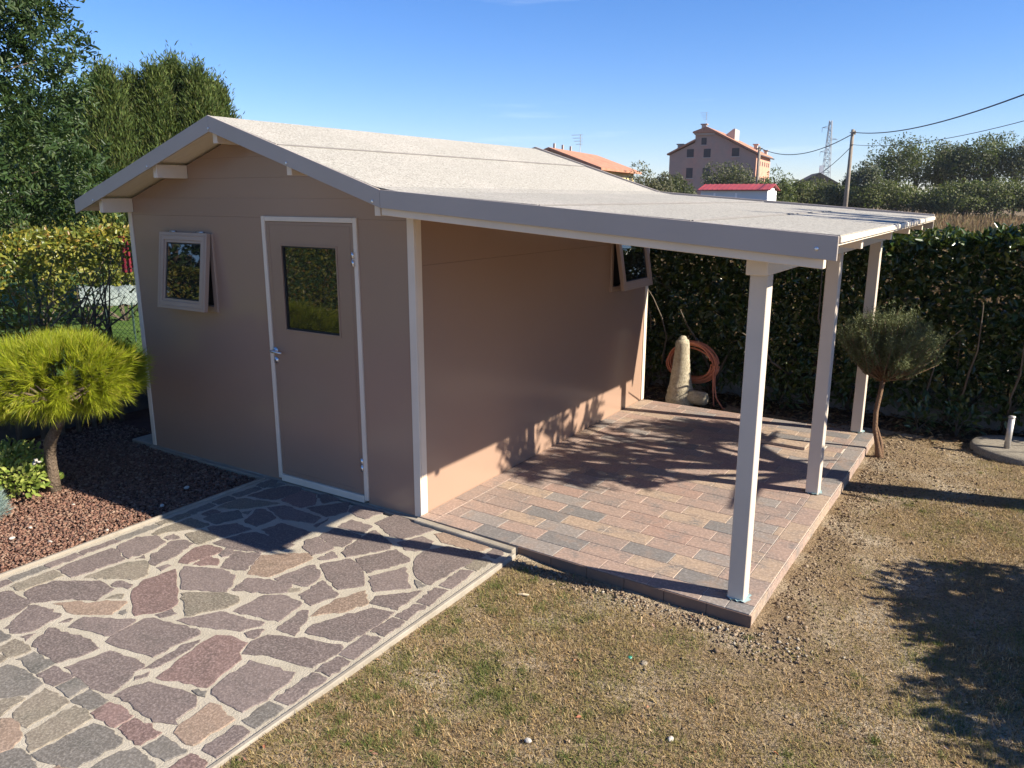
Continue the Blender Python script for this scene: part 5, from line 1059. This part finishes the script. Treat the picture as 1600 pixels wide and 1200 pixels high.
wall = slab('wall', fr, [(-6.35, -.2), (5.65, -.2), (5.65, 8.0), (.0, 10.9), (-2.78, 10.9), (-2.78, 9.75), (-6.35, 8.1)], 0, 13.5, M_PINK, H_)
slab('side_wall', fr, [(5.64, -.2), (5.78, -.2), (5.78, 7.9), (5.64, 8.0)], -.02, 13.5, M_PINKS, H_)
roof = slab('roof', fr, [(-.05, 11.28), (5.95, 8.22), (6.15, 7.95), (6.1, 7.9), (-.05, 11.0)], -.45, 14.0, M_RTILE, H_)
slab('roof', fr, [(-6.65, 8.1), (-2.76, 9.95), (-2.76, 10.2), (-6.65, 8.3)], -.45, 14.0, M_RTILE, H_)
slab('roof', fr, [(-3.1, 11.0), (.05, 11.0), (.0, 11.25), (-1.2, 11.85), (-3.1, 11.2)], -.45, 12.0, M_RTILE, H_)
slab('cornice', fr, [(-2.85, 10.75), (.0, 10.75), (.0, 10.98), (-2.95, 10.98)], -.25, -.01, M_WFR, H_)
for (a0, a1, z0, z1) in ((-3.86, -2.89, 7.76, 8.87), (-1.49, -.52, 7.71, 8.87), (2.41, 3.41, 7.78, 8.87), (-1.89, -1.18, 9.43, 10.37), (-3.84, -2.91, 4.9, 6.29), (-1.5, -.5, 4.9, 6.29), (2.4, 3.4, 4.9, 6.29), (-3.8, -2.9, 2.2, 3.5), (2.4, 3.4, 2.2, 3.5)):
    w_ = fbox('window', fr, a0, a1, -.03, .05, z0, z1, M_WIN, H_); fbox('sill', fr, a0-.1, a1+.1, -.12, -.031, z0-.12, z0-.01, M_WFR, w_)
for b0 in (1.5, 3.2, 5.4, 7.6, 9.8, 11.6): 
    w_ = slab('window', fr, [(5.785, 6.6), (5.82, 6.6), (5.82, 7.2), (5.785, 7.2)], b0, b0+.6, M_WIN, H_)
    w_ = slab('window', fr, [(5.785, 3.4), (5.82, 3.4), (5.82, 5.0), (5.785, 5.0)], b0, b0+.9, M_WIN, H_)
slab('gutter', fr, [(6.12, 7.82), (6.3, 7.82), (6.3, 7.97), (6.12, 7.97)], -.4, 14.0, M_WIN, H_)
for (a0, a1, b0, z0, z1) in ((-2.24, -1.60, 1.2, 10.9, 12.2), (-5.5, -4.8, 1.0, 8.4, 9.55), (3.9, 4.4, 9, 8.6, 9.75), (5.0, 5.4, 12, 8, 9.0)):
    c_ = fbox('chimney', fr, a0, a1, b0, b0+.7, z0, z1, M_SHADEW, H_); fbox('chimney_cap', fr, a0-.14, a1+.14, b0-.14, b0+.84, z1+.01, z1+.16, M_PINK, c_)
slab('dormer', fr, [(.3, 10.7), (1.75, 10.2), (1.95, 10.1), (1.95, 11.75), (1.75, 11.8)], 4.0, 7.5, M_SHADEW, H_)
def antenna(fr_, a, b, z0, z1, parent):
    p, q_ = fr_(a, b, z0), fr_(a, b, z1); vv = [cyl(p, q_, .03, 5)]
    for s in range(4): zz = z1-.05-.28*s; vv.append(cyl(fr_(a-.9+.15*s, b, zz), fr_(a+.25, b, zz), .018, 4))
    obj('antenna', *join(vv), M_GALV, parent)
antenna(fr, -1.72, 1.5, 12.1, 13.9, H_)
fo = Frame((-31.5, 56.7), math.radians(9.5)); Y_ = thing('yellow_house', 'yellow house with an orange tiled roof, just above the shed roof edge', 'house', (-31.5, 56.7, -.16))
slab('wall', fo, [(-4.2, -.2), (4.1, -.2), (4.1, 4.55), (0, 6.05), (-4.2, 4.55)], .3, 13.2, M_YELW, Y_)
slab('gable_wall', fo, [(-4.2, -.2), (4.1, -.2), (4.1, 4.5), (0, 6.0), (-4.2, 4.5)], .22, .295, M_SHADEW, Y_)  # added sheet, the gable's shade painted as grey over the yellow
slab('roof', fo, [(0, 6.36), (4.75, 4.62), (4.75, 4.42), (0, 6.12)], -.2, 13.9, M_RTILE, Y_); slab('roof', fo, [(-4.75, 4.62), (-.004, 6.36), (-.004, 6.12), (-4.75, 4.42)], -.2, 13.9, M_RTILE, Y_)
for b0 in (1.8, 6.0, 11.4): w_ = slab('window', fo, [(4.105, 3.0), (4.14, 3.0), (4.14, 4.15), (4.105, 4.15)], b0, b0+1.0, M_WIN, Y_)
for b0 in (1.2, 3.4, 5.6): fbox('vent_pipe', fo, -.08, .08, b0, b0+.16, 6.2, 6.75, M_SHADEW, Y_)
antenna(fo, 0, 8.5, 6.3, 8.0, Y_)
# roof tile ridges on the yellow house
fs = Frame((-16.73, 53.2), math.radians(4)); S_ = thing('far_shed', 'white prefabricated shed with a ribbed red roof across the field', 'shed', (-16.73, 52.52, -.16))
M_PREF = mat('shaded prefab panel', (.52, .56, .57), (.58, .62, .63), .8, rough=.6); M_REDR = mat('red metal roof', (.30, .045, .042), (.36, .06, .055), 1, rough=.5); M_WHT = mat('white prefab frame and sunlit end', (.80, .80, .78), rough=.6)  # blue-grey panel has the long side's shade painted in, white its sunlit end
slab('wall', fs, [(.05, -.2), (4.75, -.2), (4.75, 2.66), (.05, 2.66)], 0, 3.4, M_PREF, S_)
slab('end_wall', fs, [(4.752, -.2), (4.80, -.2), (4.80, 2.68), (4.752, 2.68)], -.02, 3.4, M_WHT, S_)  # sunlight on the end wall is put into its whiter colour
V = [fs(-.15, -.25, 2.74), fs(5.0, -.25, 2.74), fs(5.0, 1.7, 3.16), fs(-.15, 1.7, 3.16), fs(-.15, 3.65, 2.74), fs(5.0, 3.65, 2.74)]; V += [p-[0, 0, .06] for p in V]
rf = bevobj('roof', V, [(0, 1, 2, 3), (3, 2, 5, 4), (6, 9, 8, 7), (9, 10, 11, 8), (0, 6, 7, 1), (4, 5, 11, 10), (0, 3, 9, 6), (3, 4, 10, 9), (1, 7, 8, 2), (2, 8, 11, 5)], M_REDR, S_)
for j in range(15): a = -.1+.35*j; v = [fs(a, -.26, 2.742), fs(a+.06, -.26, 2.742), fs(a+.06, 1.7, 3.165), fs(a, 1.7, 3.165)]; hexa('rib', v+[p+[0, 0, .018] for p in v], M_REDR, rf)
for a0, a1, z0, z1 in ((1.25, 2.05, 1.2, 2.15), (3.15, 4.15, 1.1, 2.05)):
    w_ = fbox('window', fs, a0, a1, -.04, -.005, z0, z1, M_WHT, S_); fbox('pane', fs, a0+.08, (a0+a1)/2-.03, -.06, -.041, z0+.08, z1-.08, M_WIN, w_); fbox('pane', fs, (a0+a1)/2+.03, a1-.08, -.06, -.041, z0+.08, z1-.08, M_WIN, w_)
for a in (1.0, 2.55): fbox('pilaster', fs, a, a+.14, -.03, -.004, -.2, 2.5, M_WHT, S_)
slab('gable', fs, [(4.755, 2.69), (4.80, 2.69), (4.80, 2.86), (4.755, 2.86)], .9, 2.5, M_WHT, S_)
# utility pole, wires and pylon
M_POLE = mat('weathered pole wood', (.20, .165, .13), (.27, .23, .18), 3, rough=.95); M_CABLE = mat('dark cable', (.035, .035, .04), rough=.7); M_PYL = mat('galvanised lattice', (.33, .36, .38), rough=.7)
U_ = thing('utility_pole', 'slender wooden utility pole standing in the field beyond the canopy', 'pole', (-6.48, 52.1, -.16)); obj('pole', *tube([(-6.48, 52.1, -.3), (-6.46, 52.1, 6.45)], [.16, .10], 10), M_POLE, U_, True)
obj('insulator', *join([cyl((-6.62, 52.0, 6.25), (-6.3, 52.0, 6.25), .03, 6), cyl((-6.30, 52.0, 6.12), (-6.30, 52.0, 6.36), .05, 8), cyl((-6.55, 52.0, 5.5), (-6.35, 52.0, 5.5), .03, 6)]), M_POLE, U_)
def wire(lab, a, b, sag, r_):
    a, b = np.array(a), np.array(b); tt = np.linspace(0, 1, 26); pts = a+(b-a)*tt[:, None]; pts[:, 2] -= sag*4*tt*(1-tt); o = obj('overhead_cable', *tube(pts, r_, 5), M_CABLE, None, True, org=tuple(a)); tag(o, lab, 'cable', 'overhead cables')
wire('thick upper cable sagging from the pole towards the right edge', (-6.3, 52.0, 6.25), (5.1, 20.0, 5.55), .62, .026)
wire('thin lower cable from the pole towards the right edge', (-6.35, 52.0, 5.5), (6.2, 24.0, 5.35), .62, .014)
q_ = at(1187, 229, 78); U2 = thing('utility_pole', 'short utility pole in front of the right corner of the pink farmhouse', 'pole', (q_[0], q_[1], -.16)); obj('pole', *tube([(q_[0], q_[1], -.3), (q_[0], q_[1], q_[2])], [.19, .13], 8), M_POLE, U2, True); obj('insulator', *cyl((q_[0]-.3, q_[1], q_[2]-.2), (q_[0]+.3, q_[1], q_[2]-.2), .07, 6), M_POLE, U2)
wire('upper cable from the pole back to the short pole by the farmhouse', (-6.3, 52.0, 6.25), (q_[0], q_[1], q_[2]-.1), .95, .03)
wire('lower cable from the pole back towards the trees by the farmhouse', (-6.35, 52.0, 5.5), (-27.6, 116, 7.0), 2.4, .022)
pb_ = at(1289, 290, 303); px_, py_ = pb_[0], pb_[1]; Y2 = thing('power_pylon', 'tall steel lattice power pylon on the horizon left of the pole', 'pylon', (px_, py_, -.16)); sv = []
def wd(z): return 1.35*(1-z/30.0)+.32
for sx in (-1, 1):
    for sy in (-1, 1): sv.append(tube([(px_+sx*wd(0), py_+sy*wd(0), -.2), (px_+sx*wd(28), py_+sy*wd(28), 28)], .11, 4))
for j in range(13):
    z0, z1 = 28*j/13, 28*(j+1)/13
    for sy in (-1, 1): sv.append(tube([(px_-wd(z0), py_+sy*wd(z0), z0), (px_+wd(z1), py_+sy*wd(z1), z1)], .06, 4)); sv.append(tube([(px_+wd(z0), py_+sy*wd(z0), z0), (px_-wd(z1), py_+sy*wd(z1), z1)], .06, 4)); sv.append(tube([(px_-wd(z0), py_+sy*wd(z0), z0), (px_+wd(z0), py_+sy*wd(z0), z0)], .06, 4))
obj('lattice', *join(sv), M_PYL, Y2)
for z, s in ((25.5, -1), (21.5, 1), (17.5, -1)): obj('cross_arm', *join([tube([(px_, py_, z), (px_+s*2.6, py_, z+.25)], .09, 4), tube([(px_, py_, z+.9), (px_+s*2.6, py_, z+.25)], .07, 4), tube([(px_+s*2.6, py_, z+.25), (px_+s*2.6, py_, z-1.3)], .06, 4)]), M_PYL, Y2)
# field of dry weeds
n = 90000; dd = np.sqrt(rng.uniform(9.0**2, 96**2, n)); dd = np.where(rng.uniform(size=n) < .45, rng.uniform(9, 40, n), dd); aa = rng.uniform(-.06, .42, n)
P = np.stack([CAM[0]-dd*np.sin(aa-.0)+0, CAM[1]+dd*np.cos(aa), np.full(n, -.18)], 1); P = P[(P[:, 1] > 6.3)]; n = len(P); sc_ = np.clip(np.hypot(P[:, 0]-CAM[0], P[:, 1]-CAM[1])/28, .45, 3.2)
hgt = rng.uniform(.35, .95, n)*(1+.35*wob(P*[1, 1, 0], .35, 5)); D_ = unit(np.stack([rng.normal(0, .28, n), rng.normal(0, .28, n), np.ones(n)], 1)); S_2 = unit(np.cross(D_, rdir(n)))
V = np.empty((n, 4, 3)); w_ = (.018*sc_*rng.uniform(.6, 1.5, n))[:, None]; V[:, 0] = P-S_2*w_*.3; V[:, 1] = P+D_*(.7*hgt)[:, None]+S_2*w_; V[:, 2] = P+D_*hgt[:, None]; V[:, 3] = P+D_*(.6*hgt)[:, None]-S_2*w_
M_WEED = islandmat('dry weeds', [(.21, .13, .075), (.26, .18, .095), (.15, .09, .055), (.30, .23, .13), (.13, .12, .05), (.19, .11, .07)], rough=.9, spec=.1, transl=.2, tcol=(.35, .22, .10), patch=[(.13, .12, .05), (.22, .14, .08), (.10, .10, .04), (.24, .18, .10)], pscale=.16)
o = obj('dry_weeds', V.reshape(-1, 3), (np.arange(n)*4)[:, None]+np.array([0, 1, 2, 3]), M_WEED); tag(o, 'reddish brown dry weeds filling the field beyond the back hedge', 'weeds', kind='stuff')
# distant trees and bushes
def lm(name, a, b, c): return islandmat(name, [a, b, c, tuple(x*.7 for x in a), tuple(x*1.2 for x in b)], rough=.6, spec=.3, transl=.15)
L_D = lm('far evergreen', (.040, .050, .020), (.058, .068, .026), (.075, .080, .032)); L_G = lm('far green', (.062, .080, .024), (.088, .108, .030), (.115, .13, .038)); L_O = lm('far olive', (.085, .090, .055), (.11, .115, .075), (.075, .08, .05)); L_H = lm('far hedgerow', (.052, .066, .018), (.085, .098, .026), (.12, .118, .034)); L_B = lm('far grey bush', (.088, .088, .045), (.115, .112, .055), (.065, .068, .035))
def ft(lab, px, top, bot, wpx, d, mt, seed, name='field_tree', group='trees beyond the field', n=5600, nb=30, ls=.30):
    p = at(px, top, d); s = d/1224.63; z1 = p[2]; z0 = at(px, bot, d)[2]; R_ = wpx*s/2; zc = (z0+z1)/2; base = (p[0], p[1], -.16)
    tree(name, lab, base, (p[0], p[1], zc), (R_, R_*.9, (z1-z0)/2), nb, n, ls, ls*.6, mt, seed, trunk_r=.16, group=group, rmin=.34, rmax=.52)
ft('dark rounded evergreen, tallest of the trees right of the pole', 1408, 203, 300, 92, 100, L_D, 501); ft('yellowish tree leaning against the dark evergreen on its right', 1440, 213, 300, 60, 103, L_G, 502, n=2600)
ft('small grey-olive round tree just right of the pole', 1358, 252, 300, 44, 90, L_O, 503, n=2200); ft('grey-leaved tree between the two tall dark trees', 1476, 224, 305, 52, 104, L_B, 504); ft('tall dark green tree right of the grey-leaved tree', 1516, 216, 305, 62, 100, L_D, 505); ft('bright green tree at the right with feathery top', 1552, 203, 300, 74, 102, L_G, 506); ft('feathery tree cut by the right edge of the picture', 1600, 212, 300, 66, 101, L_B, 507); ft('low dark tree left of the evergreen', 1333, 268, 305, 30, 96, L_D, 513, n=1500)
for j, (px, top, w) in enumerate(((1236, 279, 54), (1278, 277, 60), (1318, 284, 52), (1362, 282, 58), (1406, 277, 66), (1460, 290, 60), (1512, 284, 64), (1562, 281, 66), (1612, 279, 60))):
    ft(['leftmost bush of the hedgerow beside the red-roofed shed', 'hedgerow bush below the pylon', 'hedgerow bush behind the foot of the pole', 'hedgerow bush right of the pole', 'rounded light-topped hedgerow bush below the dark evergreen', 'low dark hedgerow bush in the gap', 'hedgerow bush below the tall dark tree', 'hedgerow bush below the bright green tree', 'hedgerow bush at the right edge of the picture'][j], px, top, 336, w*1.3, 90+j % 3, L_H, 520+j, 'hedgerow_bush', 'hedgerow across the field', 5200, 26, .28)
for j, (px, top, w, d) in enumerate(((1000, 259, 52, 76), (1034, 270, 44, 74), (1066, 272, 40, 80), (1128, 252, 66, 84), (1165, 262, 52, 82), (1218, 268, 44, 80), (1195, 276, 30, 78))):
    ft(['leafy bush at the right of the yellow house', 'dusty bush between the two houses', 'dark bush at the left foot of the farmhouse', 'large bush in front of the middle of the farmhouse', 'bush in front of the right part of the farmhouse', 'bush at the right end of the red-roofed shed', 'small bush below the farmhouse side wall'][j], px, top, 334, w*1.15, d, (L_B, L_B, L_D, L_B, L_B, L_G, L_G)[j], 560+j, 'roadside_bush', 'bushes below the farmhouse', 4200, 24, .24)
o = thing('dark_barn', 'low dark barn roof showing above the hedgerow near the pylon', 'barn', tuple(at(1281, 272, 110)[:2])+(-.16,)); fb = Frame(at(1281, 272, 110)[:2], math.radians(20)); M_BARN = mat('dark slate', (.06, .055, .05), rough=.9); slab('roof', fb, [(-2.6, 3.9), (0, 5.3), (2.6, 3.9)], 0, 7, M_BARN, o); fbox('wall', fb, -2.3, 2.3, .1, 6.9, -.2, 3.89, M_SHADEW, o); fbox('chimney', fb, .1, .5, 1, 1.5, 4.9, 6.2, M_WHT, o)

# ------------------------------------------------------------------ thin air haze round the whole scene
hz_m = bpy.data.materials.new('thin haze'); hz_m.use_nodes = True; hn = hz_m.node_tree; hn.nodes.clear(); ho = hn.nodes.new('ShaderNodeOutputMaterial'); hv_ = hn.nodes.new('ShaderNodeVolumePrincipled')
hv_.inputs['Color'].default_value = (.78, .86, .96, 1); hv_.inputs['Density'].default_value = .0002; hn.links.new(hv_.outputs['Volume'], ho.inputs['Volume'])
hz = box('haze', (-420, -120, -1.3), (420, 420, 31), hz_m); tag(hz, 'thin pale haze in the air over the fields', 'haze', kind='stuff')
